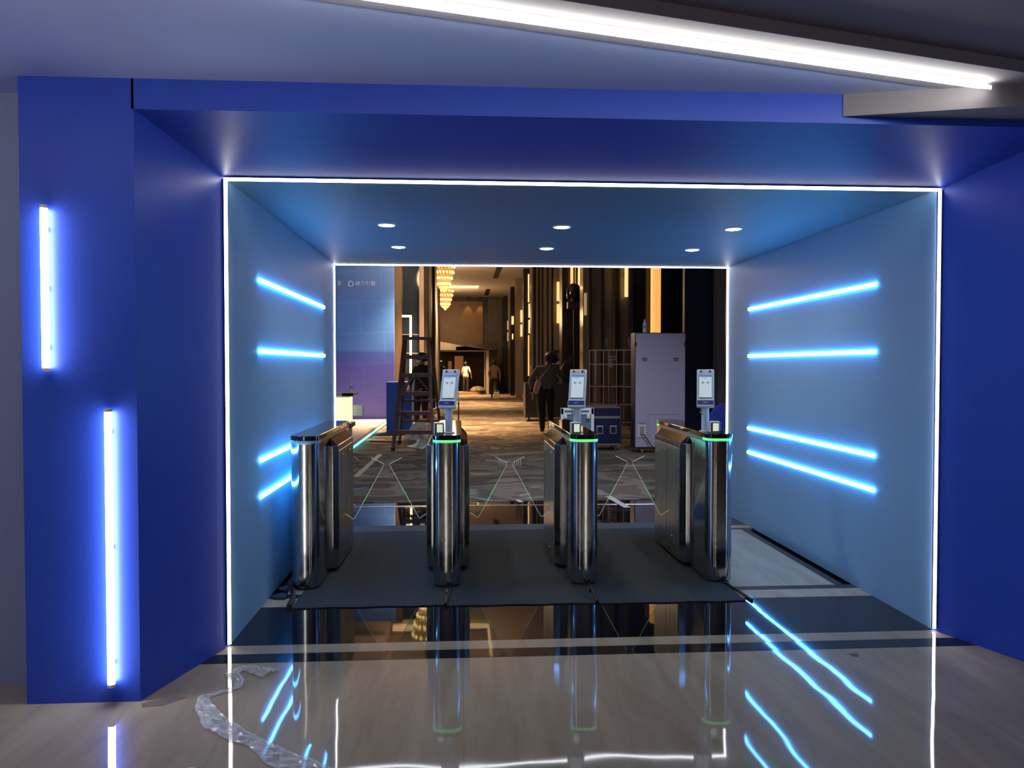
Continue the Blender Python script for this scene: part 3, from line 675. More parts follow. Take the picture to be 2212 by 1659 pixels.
# ------------------------------------------------------------------ blue backdrop, platform and counter
def backdrop_mat():
    m = mat('printed_blue_backdrop', (0.05, 0.14, 0.5), 0.5)
    nt = m.node_tree; b = nt.nodes['Principled BSDF']
    tc = nt.nodes.new('ShaderNodeTexCoord'); sp = nt.nodes.new('ShaderNodeSeparateXYZ'); nt.links.new(tc.outputs['Object'], sp.inputs[0])
    r = nt.nodes.new('ShaderNodeValToRGB'); mr = nt.nodes.new('ShaderNodeMapRange'); mr.inputs['From Min'].default_value = 0.0; mr.inputs['From Max'].default_value = 4.2
    nt.links.new(sp.outputs['Z'], mr.inputs['Value']); nt.links.new(mr.outputs[0], r.inputs[0])
    e = r.color_ramp.elements
    e[0].position = 0; e[0].color = (0.075, 0.075, 0.42, 1); e[1].position = 1; e[1].color = (0.05, 0.135, 0.42, 1)
    for p, c in ((0.33, (0.05, 0.065, 0.42)), (0.42, (0.03, 0.085, 0.45)), (0.44, (0.05, 0.15, 0.60)), (0.62, (0.045, 0.17, 0.62)), (0.8, (0.045, 0.125, 0.42))):
        k = e.new(p); k.color = (*c, 1)
    br = nt.nodes.new('ShaderNodeTexBrick'); br.inputs['Scale'].default_value = 0.33; br.offset = 0.37; br.inputs['Mortar Size'].default_value = 0.008
    br.inputs['Color1'].default_value = (1, 1, 1, 1); br.inputs['Color2'].default_value = (0.78, 0.82, 0.9, 1); br.inputs['Mortar'].default_value = (1.2, 1.2, 1.15, 1)
    mp = nt.nodes.new('ShaderNodeMapping'); mp.inputs['Rotation'].default_value = (PI / 2, 0, 0.05); mp.inputs['Location'].default_value = (0.3, 0.1, 0.2)
    nt.links.new(tc.outputs['Object'], mp.inputs[0]); nt.links.new(mp.outputs[0], br.inputs['Vector'])
    mx = nt.nodes.new('ShaderNodeMixRGB'); mx.blend_type = 'MULTIPLY'; mx.inputs[0].default_value = 0.45
    nt.links.new(r.outputs[0], mx.inputs[1]); nt.links.new(br.outputs[0], mx.inputs[2]); nt.links.new(mx.outputs[0], b.inputs['Base Color'])
    return m
bx0, bx1 = -4.6, -1.69
bd = thing('backdrop', 'tall printed blue backdrop with ring logo behind the counter', 'backdrop', (0, 19.1, 0))
MB().box(bx0, bx1, 0, 0.12, 0.02, 4.9).build('printed_panel', backdrop_mat(), bd)
PRINT = mat('pale_blue_lettering', (0.35, 0.45, 0.80), 0.5)
def text(s, size, name, m, parent, loc):
    cu = bpy.data.curves.new(name, 'FONT'); cu.body = s; cu.size = size; cu.extrude = 0.004
    tmp = bpy.data.objects.new(name, cu); C.objects.link(tmp)
    dg = bpy.context.evaluated_depsgraph_get(); me = bpy.data.meshes.new_from_object(tmp.evaluated_get(dg))
    bpy.data.objects.remove(tmp); me.materials.clear(); me.materials.append(m)
    o = bpy.data.objects.new(name, me); C.objects.link(o); o.parent = parent; o.location = loc; o.rotation_euler = (PI / 2, 0, 0)
    return o
p = at(767, 618, 19.09); q = at(810, 618, 19.09)
text('磁力引擎', (q.x - p.x) / 4 * 1.03, 'lettering', PRINT, bd, (p.x, -0.006, p.z + 0.02))
text('擎', (q.x - p.x) / 4 * 1.03, 'lettering', PRINT, bd, (at(727, 618, 19.09).x, -0.006, p.z + 0.02))
c = at(757.5, 613, 19.09); rr = 6.4 / F * 19.1
mb = MB(); n = 36; vs = []; fs = []
for i in range(n):
    a = 2 * PI * i / n; wob = 1 + 0.06 * math.cos(3 * a + 0.5)
    for r_ in (rr * wob, rr * 0.66):
        vs.append((r_ * math.cos(a), -0.004, r_ * math.sin(a))); vs.append((r_ * math.cos(a), 0.0, r_ * math.sin(a)))
for i in range(n):
    a, b_ = i * 4, ((i + 1) % n) * 4
    fs += [(a, b_, b_ + 2, a + 2), (a + 1, a + 3, b_ + 3, b_ + 1), (a, a + 1, b_ + 1, b_), (a + 2, b_ + 2, b_ + 3, a + 3)]
mb.add(vs, fs).build('ring_logo', PRINT, bd, loc=(c.x, 0, c.z))

pl = thing('platform', 'low white platform edged with a cyan light line before the backdrop', 'platform', (0, 0, 0))
MB().box(-4.9, -1.87, 12.7, 18.95, 0.05, 0.14).build('deck', mat('white_laminate', (0.66, 0.66, 0.66), 0.35), pl)
MB().box(-4.9, -1.95, 12.8, 18.95, 0.006, 0.05).build('recessed_base', mat('grey_base', (0.3, 0.32, 0.33), 0.6), pl)
CY_ = emat('led_cyan', (0.10, 0.95, 0.85), 2.2)
MB().box(-1.90, -1.865, 12.7, 18.95, 0.03, 0.085).build('light_line', CY_, pl, bevel=0.01)
MB().box(-4.9, -1.90, 12.665, 12.70, 0.03, 0.085).build('light_line', CY_, pl)
bp_ = thing('block', 'plain bright blue block standing behind the ladder', 'block', (-1.36, 16.5, 0.006))
MB().box(-0.27, 0.27, 0, 0.5, 0, 1.09).build('body', mat('bright_blue_panel', (0.012, 0.09, 0.62), 0.5), bp_, bevel=0.006)
MB().box(-0.25, 0.25, 0.02, 0.48, 1.09, 1.10).build('top_panel', mat('bright_blue_top', (0.015, 0.10, 0.60), 0.5), bp_)
# counter with glowing front
ctr = thing('counter', 'dark reception counter with a glowing cream front panel', 'counter', (-2.05, 13.2, 0.14))
A = at(752, 940, 13.2)
MB().box(-1.3, 0.10, 0.0, 0.5, 0.0, 0.80).build('body', mat('pale_counter', (0.55, 0.58, 0.62), 0.4), ctr)
MB().box(-1.35, 0.20, -0.12, 0.55, 0.80, 0.845).build('worktop', mat('counter_top', (0.60, 0.66, 0.72), 0.3), ctr, bevel=0.005)
MB().box(0.02, 0.205, -0.121, -0.115, 0.795, 0.85).build('dark_edge', BLACK, ctr)
MB().box(-0.10, 0.115, -0.05, 0.45, 0.34, 0.77).build('glow_panel', emat('cream_lightbox', (1.0, 0.96, 0.58), 0.95), ctr, bevel=0.006)
MB().box(-0.11, 0.16, -0.06, 0.46, 0.26, 0.33).build('dark_shelf', mat('shelf_dark', (0.05, 0.05, 0.055), 0.4), ctr)
MB().box(0.12, 0.30, 0.46, 0.52, 0.42, 0.62).build('monitor_stub', mat('pale_counter', (0.5, 0.5, 0.5)), ctr, bevel=0.02)
def bottle(x, y, z, h_, label):
    t = thing('water_bottle', label, 'bottle', (x, y, z))
    k = h_ / 0.22
    MB().lathe([(0.028 * k, 0), (0.031 * k, 0.006 * k), (0.030 * k, 0.05 * k), (0.028 * k, 0.06 * k), (0.031 * k, 0.07 * k), (0.031 * k, 0.135 * k), (0.024 * k, 0.165 * k), (0.013 * k, 0.19 * k), (0.013 * k, 0.205 * k)], 16).build('body', mat('bottle_plastic', (0.90, 0.93, 0.97), 0.1, spec=0.8), t, smooth=True)
    MB().lathe([(0.0315 * k, 0.075 * k), (0.0315 * k, 0.125 * k)], 16).build('label_band', mat('bottle_label', (0.35, 0.42, 0.6), 0.4), t, smooth=True)
    MB().lathe([(0.0155 * k, 0.20 * k), (0.0155 * k, 0.222 * k), (0.010 * k, 0.226 * k)], 14).build('cap', mat('white_cap', (0.9, 0.9, 0.95), 0.4), t, smooth=True)
p = at(759, 897, 13.25)
bottle(p.x, 13.25, 0.985, 0.215, 'clear water bottle standing on the reception counter')
p = at(1393, 718, 12.62)
bottle(p.x, 12.64, 1.995, 0.22, 'small clear bottle on top of the lilac panel')

for k, (lx, ly, tx, ty, tz, en, lab) in enumerate(((-2.3, 14.6, -2.9, 19.0, 2.0, 270, 'unseen ceiling spotlight added to light the blue backdrop'), (2.9, 8.6, 2.3, 10.2, 0.0, 420, 'ceiling spotlight above the passage mouth aimed at the lilac cabinet'), (-0.6, 8.8, -0.5, 11.0, 0.0, 200, 'unseen spotlight added above the passage mouth to light the carpet by the ladder'))):
    t = thing('unseen_spotlight', lab, 'spotlight', (lx, ly, HC))  # backdrop and ladder spots are unseen lamps added to brighten the hall
    dv = Vector((tx - lx, ty - ly, tz - HC + 0.3)); q = dv.to_track_quat('-Z', 'Y')
    MB().tube([(0, 0, 0), (0, 0, -0.22)], 0.02, 8).build('stem', BLACK, t)
    MB().lathe([(0.05, 0.12), (0.07, 0.0), (0.075, -0.10)], 16, M=Matrix.Translation((0, 0, -0.28)) @ q.to_matrix().to_4x4()).build('lamp_head', BLACK, t, smooth=True)
    ldd = bpy.data.lights.new('spot_beam', 'SPOT'); ldd.energy = en; ldd.spot_size = 1.5; ldd.spot_blend = 0.8; ldd.shadow_soft_size = 0.06; ldd.color = (0.9, 0.94, 1)
    lo = bpy.data.objects.new('spot_beam', ldd); C.objects.link(lo); lo.parent = t; lo.location = Vector((0, 0, -0.28)) + dv.normalized() * 0.13; lo.rotation_euler = q.to_euler()

# bent light tube on the dark bay
lt = thing('light_frame', 'bent pale yellow light tube frame on the dark glazed bay', 'light tube', at(866, 806, 20.17))
def L(px, py): v = at(px, py, 20.17) - at(866, 806, 20.17); return (v.x, 0, v.z)
YL = emat('led_pale_yellow', (1.0, 0.93, 0.50), 1.5)
mb = MB(); capsule_bar(mb, L(865, 683), L(889, 683), 0.032, 8); mb.build('top_tube', YL, lt, smooth=True)
for k, (y0, y1) in enumerate(((684, 722), (724, 763), (764, 806))):
    mb = MB(); capsule_bar(mb, L(887, y1), L(887, y0), 0.032, 8); mb.build('upright_tube', YL, lt, smooth=True)
MB().tube([L(866.5, 764), L(866.5, 687)], 0.012, 6).build('thin_tube', emat('led_thin', (1, 1, 0.95), 1.2), lt)
for yy in (723, 763.5): MB().tube([L(868, yy), L(905, yy)], 0.014, 6).build('shelf_rail', mat('grey_rail', (0.12, 0.12, 0.14), 0.4), lt)
MB().box(-0.05, 0.34, 0.03, 0.085, L(866, 806)[2], L(866, 680)[2]).build('back_panel', MATS['dark_blue_glass'], lt)

# ------------------------------------------------------------------ ladder
ld_ = thing('stepladder', 'red brown A-frame stepladder standing on the carpet', 'ladder', (0, 0, 0))
LM = mat('red_brown_metal', (0.11, 0.045, 0.045), 0.45, var=0.15, vscale=8)
fl0 = Vector((-1.19, 13.17, 0.012)); fr0 = Vector((-0.50, 13.17, 0.012)); bl0 = Vector((-1.18, 14.40, 0.012)); br0 = Vector((-0.40, 14.40, 0.012))
ztop = 1.93
ftl = Vector((-1.03, 13.72, ztop)); ftr = Vector((-0.62, 13.72, ztop)); btl = Vector((-1.02, 13.86, ztop)); btr = Vector((-0.57, 13.86, ztop))
for a, b in ((fl0, ftl), (fr0, ftr)): MB().bar(a, b, 0.045, 0.06).build('front_rail', LM, ld_)
for a, b in ((bl0, btl), (br0, btr)): MB().bar(a, b, 0.04, 0.05).build('rear_rail', LM, ld_)
for a in (fl0, fr0, bl0, br0): MB().box(a.x - 0.035, a.x + 0.035, a.y - 0.035, a.y + 0.035, 0.0065, 0.06).build('rubber_foot', BLACK, ld_, bevel=0.008)
for z in (0.30, 0.62, 0.96, 1.28, 1.60):
    u = z / ztop
    MB().bar(fl0.lerp(ftl, u), fr0.lerp(ftr, u), 0.05, 0.07).build('rung', LM, ld_)
for z in (0.42, 0.80, 1.28):
    u = z / ztop
    MB().bar(bl0.lerp(btl, u), br0.lerp(btr, u), 0.03, 0.04).build('rear_brace', LM, ld_)
m1 = fl0.lerp(ftl, 1.28 / ztop).lerp(fr0.lerp(ftr, 1.28 / ztop), 0.5)
for e_ in (fl0.lerp(ftl, 0.97 / ztop), fr0.lerp(ftr, 0.97 / ztop)): MB().bar(m1, e_, 0.03, 0.03).build('diagonal_brace', LM, ld_)
for a, b in ((fl0.lerp(ftl, 0.34), bl0.lerp(btl, 0.34)), (fr0.lerp(ftr, 0.34), br0.lerp(btr, 0.34))): MB().bar(a, b, 0.012, 0.03).build('spreader', mat('dark_spreader', (0.03, 0.025, 0.025), 0.4), ld_)
MB().box(-1.06, -0.55, 13.68, 13.90, ztop - 0.02, ztop + 0.03).build('top_step', LM, ld_, bevel=0.006)
MB().box(-0.98, -0.62, 13.45, 13.48, 1.62, 1.63).build('top_tray', LM, ld_)
MB().prism([(-1.08, 0.66), (-1.00, 0.64), (-0.92, 0.56), (-0.95, 0.53), (-1.02, 0.60)], 13.30, 13.33, M=XZ).build('hanging_strap', BLACK, ld_)

# ------------------------------------------------------------------ people
SKIN = mat('skin', (0.42, 0.23, 0.15), 0.55)
HAIR = mat('black_hair', (0.010, 0.009, 0.010), 0.45)
def figure(name, label, joints, bones, mats, pick, loc, rz=0, hair=None):
    """one continuous skinned body; joints {name: (x, y, z, radius)}"""
    t = thing(name, label, 'person', loc, rz=rz)
    me = bpy.data.meshes.new('body'); bm = bmesh.new(); L_ = bm.verts.layers.skin.verify(); V = {}
    for k, (x, y, z, r) in joints.items():
        v = bm.verts.new((x, y, z)); v[L_].radius = (r, r) if not isinstance(r, tuple) else r; V[k] = v
        if k == 'pelvis': v[L_].use_root = True
    for a, b in bones: bm.edges.new((V[a], V[b]))
    bm.to_mesh(me); bm.free()
    o = bpy.data.objects.new('tmp', me); C.objects.link(o)
    o.modifiers.new('skin', 'SKIN'); ss = o.modifiers.new('sub', 'SUBSURF'); ss.levels = 1; ss.render_levels = 1
    dg = bpy.context.evaluated_depsgraph_get(); m2 = bpy.data.meshes.new_from_object(o.evaluated_get(dg))
    bpy.data.objects.remove(o)
    m2.materials.clear()
    for m in mats: m2.materials.append(m)
    for p_ in m2.polygons: p_.material_index = pick(p_.center); p_.use_smooth = True
    b = bpy.data.objects.new('body', m2); C.objects.link(b); b.parent = t
    if hair:
        hx, hy, hz, hr = hair
        vs = []; fs = []; n = 14; rows = 8
        for j in range(rows + 1):
            ph = PI * 0.02 + PI * 0.66 * j / rows
            for i in range(n):
                a = 2 * PI * i / n; fr_ = 1.0 if j < 5 or math.sin(a) > -0.35 else 0.86
                vs.append((hx + hr * math.sin(ph) * math.cos(a) * fr_, hy + hr * 1.12 * math.sin(ph) * math.sin(a) * fr_ + 0.01, hz + hr * 1.2 * math.cos(ph)))
        for j in range(rows):
            for i in range(n): fs.append((j * n + i, j * n + (i + 1) % n, (j + 1) * n + (i + 1) % n, (j + 1) * n + i))
        fs.append(tuple(range(n)))
        MB().add(vs, fs).build('hair', HAIR, t, smooth=True)
    return t, b
def hand(J, B, wrist, pref, dir_, side):
    """five short finger chains from a wrist joint; dir_ = finger direction"""
    w_ = Vector(J[wrist][:3]); d = Vector(dir_).normalized(); s = d.cross(Vector(side)).normalized()
    J[pref + 'palm'] = (*(w_ + d * 0.06), 0.026); B.append((wrist, pref + 'palm'))
    for i, (off, ln) in enumerate(((-0.030, 0.075), (-0.010, 0.088), (0.010, 0.082), (0.029, 0.064))):
        a = w_ + d * 0.095 + s * off; b = a + d * ln * 0.5; e = b + d * ln * 0.45 + Vector(side) * -0.02
        J[f'{pref}f{i}a'] = (*a, 0.0095); J[f'{pref}f{i}b'] = (*b, 0.0085); J[f'{pref}f{i}c'] = (*e, 0.0075)
        B += [(pref + 'palm', f'{pref}f{i}a'), (f'{pref}f{i}a', f'{pref}f{i}b'), (f'{pref}f{i}b', f'{pref}f{i}c')]
    a = w_ + d * 0.045 - s * 0.042; b = a + d * 0.04 - s * 0.02
    J[pref + 'th'] = (*a, 0.012); J[pref + 'th2'] = (*b, 0.009); B += [(pref + 'palm', pref + 'th'), (pref + 'th', pref + 'th2')]
# local frame: x right, y away from the camera, z up; person 1.68 m
def base_joints(H=1.68, sw=0.19, hip=0.095, lean=(0, 0)):
    k = H / 1.68; lx, ly = lean
    J = {'pelvis': (0, 0, 0.93 * k, 0.135), 'waist': (lx * .3, ly * .3, 1.08 * k, 0.120), 'chest': (lx * .7, ly * .7, 1.28 * k, 0.142),
         'neckb': (lx, ly, 1.40 * k, 0.070), 'neck': (lx, ly, 1.46 * k, 0.052), 'head': (lx, ly - .01, 1.565 * k, 0.085), 'crown': (lx, ly, 1.645 * k, 0.062),
         'shl': (lx * .9 - sw * .82, ly * .9, 1.375 * k, 0.062), 'shr': (lx * .9 + sw * .82, ly * .9, 1.375 * k, 0.062),
         'hipl': (-hip, 0, 0.86 * k, 0.098), 'hipr': (hip, 0, 0.86 * k, 0.098)}
    B = [('pelvis', 'waist'), ('waist', 'chest'), ('chest', 'neckb'), ('neckb', 'neck'), ('neck', 'head'), ('head', 'crown'), ('chest', 'shl'), ('chest', 'shr'), ('pelvis', 'hipl'), ('pelvis', 'hipr')]
    return J, B
def leg(J, B, s, hipn, dx, dy_knee, dy_foot, H=1.68, face=-1, lift=0):
    k = H / 1.68; hx = J[hipn][0]
    J['knee' + s] = (hx + dx * .5, dy_knee, 0.48 * k, 0.062); J['ank' + s] = (hx + dx, dy_foot, 0.095 * k + lift, 0.042)
    J['heel' + s] = (hx + dx, dy_foot - face * 0.035, 0.045 + lift, 0.040); J['toe' + s] = (hx + dx, dy_foot + face * 0.15, 0.035 + lift, 0.034)
    B += [(hipn, 'knee' + s), ('knee' + s, 'ank' + s), ('ank' + s, 'heel' + s), ('ank' + s, 'toe' + s)]
def arm(J, B, s, el, wr, r=(0.046, 0.034)):
    J['el' + s] = (*el, r[0]); J['wr' + s] = (*wr, r[1]); B += [('sh' + s, 'el' + s), ('el' + s, 'wr' + s)]

# woman walking away with a pink shoulder bag
J, B = base_joints(1.70, 0.225, hip=0.105, lean=(0.05, 0.06))
J['pelvis'] = (0, 0, 0.94, 0.165); J['waist'] = (0.015, 0.02, 1.09, 0.165); J['chest'] = (0.035, 0.04, 1.29, 0.170)
J['hipl'] = (-0.105, 0, 0.86, 0.125); J['hipr'] = (0.105, 0, 0.86, 0.125)
J['shl'] = (-0.15, 0.05, 1.385, 0.078); J['shr'] = (0.24, 0.06, 1.385, 0.078)
J['head'] = (0.12, 0.08, 1.565, 0.09); J['crown'] = (0.14, 0.09, 1.65, 0.065)
leg(J, B, 'l', 'hipl', 0.03, -0.04, -0.14, face=1); leg(J, B, 'r', 'hipr', 0.02, 0.10, 0.06, face=1)
for q_, r_ in (('kneel', 0.092), ('kneer', 0.092), ('ankl', 0.062), ('ankr', 0.062)): J[q_] = (*J[q_][:3], r_)
arm(J, B, 'l', (-0.32, 0.02, 1.12), (-0.27, 0.10, 0.88), (0.066, 0.042)); arm(J, B, 'r', (0.36, 0.16, 1.18), (0.38, 0.34, 1.34), (0.062, 0.040))
hand(J, B, 'wrl', 'l', (0.1, 0.1, -1), (1, 0, 0)); hand(J, B, 'wrr', 'r', (0.35, 0.25, 0.9), (-1, 0, 0))
KNIT = mat('dark_grey_knit', (0.11, 0.12, 0.11), 0.9, var=0.35, vscale=40); PANTS = mat('black_trousers', (0.010, 0.010, 0.012), 0.8); SHOE = mat('black_shoe', (0.012, 0.011, 0.011), 0.4)
def pick_w(c):
    if c.z < 0.085: return 3
    if c.z > 1.47: return 0 if c.x < 0.25 else 0
    if c.x > 0.30 and c.y > 0.30 and c.z > 1.28: return 0
    if c.x < -0.20 and c.z < 0.87: return 0
    return 1 if c.z > 0.93 else 2
wpos = at(1178, 935, 16.4)
tw, bwm = figure('person', 'person in a grey knit top and black trousers walking away down the hall', J, B, [SKIN, KNIT, PANTS, SHOE], pick_w, (wpos.x, 16.4, 0.010), hair=(0.125, 0.095, 1.585, 0.145))
bag = thing('shoulder_bag', 'small pink shoulder bag hanging at the hip of the walking person', 'bag', (wpos.x - 0.23, 16.20, 0.86))
MB().box(-0.06, 0.06, -0.05, 0.05, 0, 0.28, M=Matrix.Rotation(0.25, 4, 'Y')).build('pouch', mat('pink_leather', (0.55, 0.30, 0.30), 0.5), bag, bevel=0.03)
MB().box(-0.055, 0.055, -0.056, -0.048, 0.10, 0.27, M=Matrix.Rotation(0.25, 4, 'Y')).build('flap', mat('pink_leather_flap', (0.60, 0.35, 0.34), 0.5), bag, bevel=0.01)
MB().tube([(0.06, 0.0, 0.26), (0.18, -0.03, 0.42), (0.28, 0.0, 0.54), (0.33, 0.07, 0.60), (0.35, 0.2, 0.59)], 0.012, 6).build('strap', mat('grey_strap', (0.22, 0.21, 0.20), 0.6), bag, smooth=True)
fp = at(1226, 782, 16.85)
tag(MB().box(-0.16, 0.16, -0.01, 0.01, -0.05, 0.05, M=Matrix.Translation(fp) @ Matrix.Rotation(-0.55, 4, 'Y')).build('folder', mat('dark_red_folder', (0.07, 0.02, 0.018), 0.5), bevel=0.004), 'dark red folder held up in the hand of the walking person', 'folder')

# dark clothed person behind the ladder, turned to the left
J, B = base_joints(1.72, 0.19)
leg(J, B, 'l', 'hipl', -0.02, -0.03, 0.0, face=-1); leg(J, B, 'r', 'hipr', 0.02, -0.02, 0.02, face=-1)
arm(J, B, 'l', (-0.24, -0.06, 1.10), (-0.14, -0.24, 0.98)); arm(J, B, 'r', (0.25, -0.03, 1.10), (0.17, -0.2, 0.95))
hand(J, B, 'wrl', 'l', (0.5, -0.6, -0.2), (0, 0, 1)); hand(J, B, 'wrr', 'r', (-0.4, -0.6, -0.3), (0, 0, 1))
DARKC = mat('dark_navy_cloth', (0.012, 0.016, 0.024), 0.85, var=0.3, vscale=12)
def pick_d(c):
    if c.z > 1.47: return 0
    if c.z < 0.085: return 2
    if c.y < -0.20 and 0.9 < c.z < 1.05: return 0
    return 1
lp = at(911, 930, 15.9)
tl, _ = figure('person', 'person in dark navy clothes and white mask standing behind the ladder', J, B, [SKIN, DARKC, SHOE], pick_d, (lp.x, 15.9, 0.010), rz=-0.7, hair=(0, 0.012, 1.60, 0.112))
MB().add([(-0.06, -0.105, 1.52), (0.06, -0.105, 1.52), (0.075, -0.06, 1.56), (-0.075, -0.06, 1.56), (0, -0.125, 1.555), (0, -0.112, 1.50)], [(0, 5, 1, 4), (1, 2, 4), (0, 4, 3), (5, 0, 4), (5, 4, 1)]).build('mask', mat('white_mask', (0.75, 0.75, 0.75), 0.8), tl)
for sx in (-0.032, 0.032): MB().lathe([(0.009, 0), (0.004, 0.006)], 8, M=Matrix.Translation((sx, -0.092, 1.60)) @ Matrix.Rotation(PI / 2, 4, 'X')).build('eye', BLACK, tl)

# far small people
def far_person(px, py, Y, label, top, rz=0, H=1.66):
    J, B = base_joints(H, 0.19)
    leg(J, B, 'l', 'hipl', -0.02, 0, 0.0, H); leg(J, B, 'r', 'hipr', 0.02, 0.02, 0.02, H)
    arm(J, B, 'l', (-0.25, -0.02, 1.10), (-0.22, -0.16, 0.92)); arm(J, B, 'r', (0.25, -0.02, 1.10), (0.24, -0.14, 0.90))
    hand(J, B, 'wrl', 'l', (0.1, -0.3, -0.9), (1, 0, 0)); hand(J, B, 'wrr', 'r', (-0.1, -0.3, -0.9), (-1, 0, 0))
    P_ = at(px, py, Y)
    def pk(c):
        if c.z > 1.45: return 0
        if c.z < 0.085: return 3
        if c.z < 0.90 and abs(c.x) > 0.19: return 0
        return 1 if c.z > 0.90 else 2
    t, _ = figure('person', label, J, B, [SKIN, top, PANTS, SHOE], pk, (P_.x, Y, 0.010), rz=rz, hair=(0, 0.012, H - 0.115, 0.108))
    for sx in (-0.03, 0.03): MB().lathe([(0.009, 0), (0.004, 0.006)], 8, M=Matrix.Translation((sx, -0.090, H - 0.12)) @ Matrix.Rotation(PI / 2, 4, 'X')).build('eye', BLACK, t)
    return P_
TAUPE = mat('taupe_top', (0.20, 0.15, 0.12), 0.8); PALE = mat('pale_shirt', (0.45, 0.43, 0.42), 0.8)
fpz = far_person(1068, 830, 34.0, 'small person in a taupe top with a white bag far down the hall', TAUPE)
far_person(1007, 830, 39.1, 'small person in a pale shirt inside the far booth', PALE, rz=2.6)
far_person(953, 830, 36.0, 'small person in black standing left of the far booth', DARKC, rz=0.4)
sb = thing('carrier_bag', 'small white carrier bag on the carpet beside the person in taupe', 'bag', (fpz.x + 0.08, 33.6, 0.01))
MB().box(-0.12, 0.12, -0.06, 0.06, 0.0, 0.30).build('bag_body', mat('white_bag', (0.85, 0.80, 0.65), 0.7), sb, bevel=0.015)
MB().tube([(-0.06, 0, 0.30), (-0.05, 0, 0.38), (0.05, 0, 0.38), (0.06, 0, 0.30)], 0.008, 6).build('handle', MATS['white_bag'], sb)

# ------------------------------------------------------------------ far booth
bo = thing('booth', 'dark exhibition booth with a pale square frame far down the hall', 'booth', (0, 39, 0.006))
TR = mat('grey_truss', (0.34, 0.30, 0.30), 0.4)
def BP(px, py, dY=0.0): v = at(px, py, 39 + dY); return Vector((v.x, dY, v.z))
A = BP(946, 757); Bq = BP(1053, 757)
MB().bar((A.x, 0, A.z), (Bq.x, 0, A.z), 0.10, 0.12).build('top_beam', TR, bo)
MB().bar((Bq.x, 0, 0), (Bq.x, 0, A.z), 0.14, 0.14).build('right_post', TR, bo)
MB().bar((A.x, 0, 0), (A.x, 0, A.z), 0.09, 0.10).build('left_post', TR, bo)
MB().bar((Bq.x - 0.13, 0.3, 0), (Bq.x - 0.13, 0.3, A.z), 0.05, 0.05).build('inner_post', TR, bo)
MB().box(A.x - 0.6, Bq.x + 0.5, 1.6, 1.7, 0, 2.3).build('back_wall', mat('booth_dark', (0.018, 0.015, 0.016), 0.7), bo)
MB().box(Bq.x + 0.08, Bq.x + 0.5, -0.02, 1.6, 0, 2.4).build('side_wall', MATS['booth_dark'], bo)
mb = MB(); n = 16
for side, (xa, ya), (xb, yb), (xc, yc) in (('l', (917, 733), (960, 740), (1055, 757)), ('r', (985, 750), (1035, 745), (1076, 738))):
    vs = []; fs = []
    for i in range(n + 1):
        u = i / n; px = (1 - u) ** 2 * xa + 2 * u * (1 - u) * xb + u * u * xc; py = (1 - u) ** 2 * ya + 2 * u * (1 - u) * yb + u * u * yc
        for dY in (-0.3, 1.8):
            v = BP(px, py); vs.append((v.x, dY, v.z)); vs.append((v.x, dY, A.z + 0.01))
    for i in range(n):
        a = i * 4; b_ = a + 4
        fs += [(a, b_, b_ + 1, a + 1), (a + 2, a + 3, b_ + 3, b_ + 2), (a, a + 2, b_ + 2, b_), (a + 1, b_ + 1, b_ + 3, a + 3)]
    mb.add(vs, fs)
mb.build('sagging_canopy', mat('black_canopy', (0.020, 0.016, 0.018), 0.6), bo)
MB().box(A.x + 0.8, Bq.x - 0.35, -0.4, 1.2, 0, 0.12).build('plinth', mat('plinth_wood', (0.35, 0.22, 0.12), 0.6), bo)
PINKB = mat('pinkish_board', (0.62, 0.40, 0.30), 0.7)
def board(x0, x1, y0, y1, dY, m, label):
    A_ = BP(x0, y1); B_ = BP(x1, y0)
    o = MB().box(-(B_.x - A_.x) / 2, (B_.x - A_.x) / 2, -0.01, 0.01, 0, B_.z - A_.z).build('board', m, bevel=0.004)
    o.location = ((A_.x + B_.x) / 2, 39 + dY, A_.z); tag(o, label, 'board')
bt = thing('trestle', 'dark trestle table holding boards inside the far booth', 'table', (at(980, 800, 39.8).x, 39.8, 0.128))
MB().box(-0.75, 0.75, -0.3, 0.3, 0.80, 0.84).build('tabletop', BLACK, bt)
for sx in (-0.65, 0.65):
    for sy in (-0.22, 0.22): MB().box(sx - .025, sx + .025, sy - .025, sy + .025, 0, 0.80).build('leg', BLACK, bt)
def tboard(x0, x1, y0, y1, dY, m, label):
    A_ = at(x0, y1, 39 + dY); B_ = at(x1, y0, 39 + dY)
    o = MB().box(-(B_.x - A_.x) / 2, (B_.x - A_.x) / 2, -0.015, 0.015, 0, B_.z - 0.97).build('board', m, bevel=0.004)
    o.location = ((A_.x + B_.x) / 2, 39 + dY, 0.969); tag(o, label, 'board')
tboard(982, 1001, 769, 800, 0.72, PINKB, 'tall pinkish board leaning in the far booth')
tboard(968, 976, 780, 797, 0.66, mat('tan_board', (0.45, 0.30, 0.2), 0.7), 'small tan board left of the pinkish board in the far booth')
pile = thing('equipment_pile', 'heap of dark covered equipment on the floor of the far booth', 'pile', (at(1030, 820, 38.9).x, 38.9, 0.128))
for k in range(7):
    x = random.uniform(-0.2, 0.5); r = random.uniform(0.12, 0.26)
    MB().lathe([(r, 0), (r * 1.1, r * .35), (r * .7, r * 0.9), (r * .2, r * 1.1)], 9, M=Matrix.Translation((x, random.uniform(-.2, .3), 0)) @ Matrix.Rotation(random.random() * 3, 4, 'Z') @ Matrix.Scale(1.5, 4, (1, 0, 0))).build('bundle', mat('dark_cover', (0.06, 0.045, 0.03), 0.8) if k % 2 else mat('olive_cover', (0.10, 0.07, 0.04), 0.8), pile)

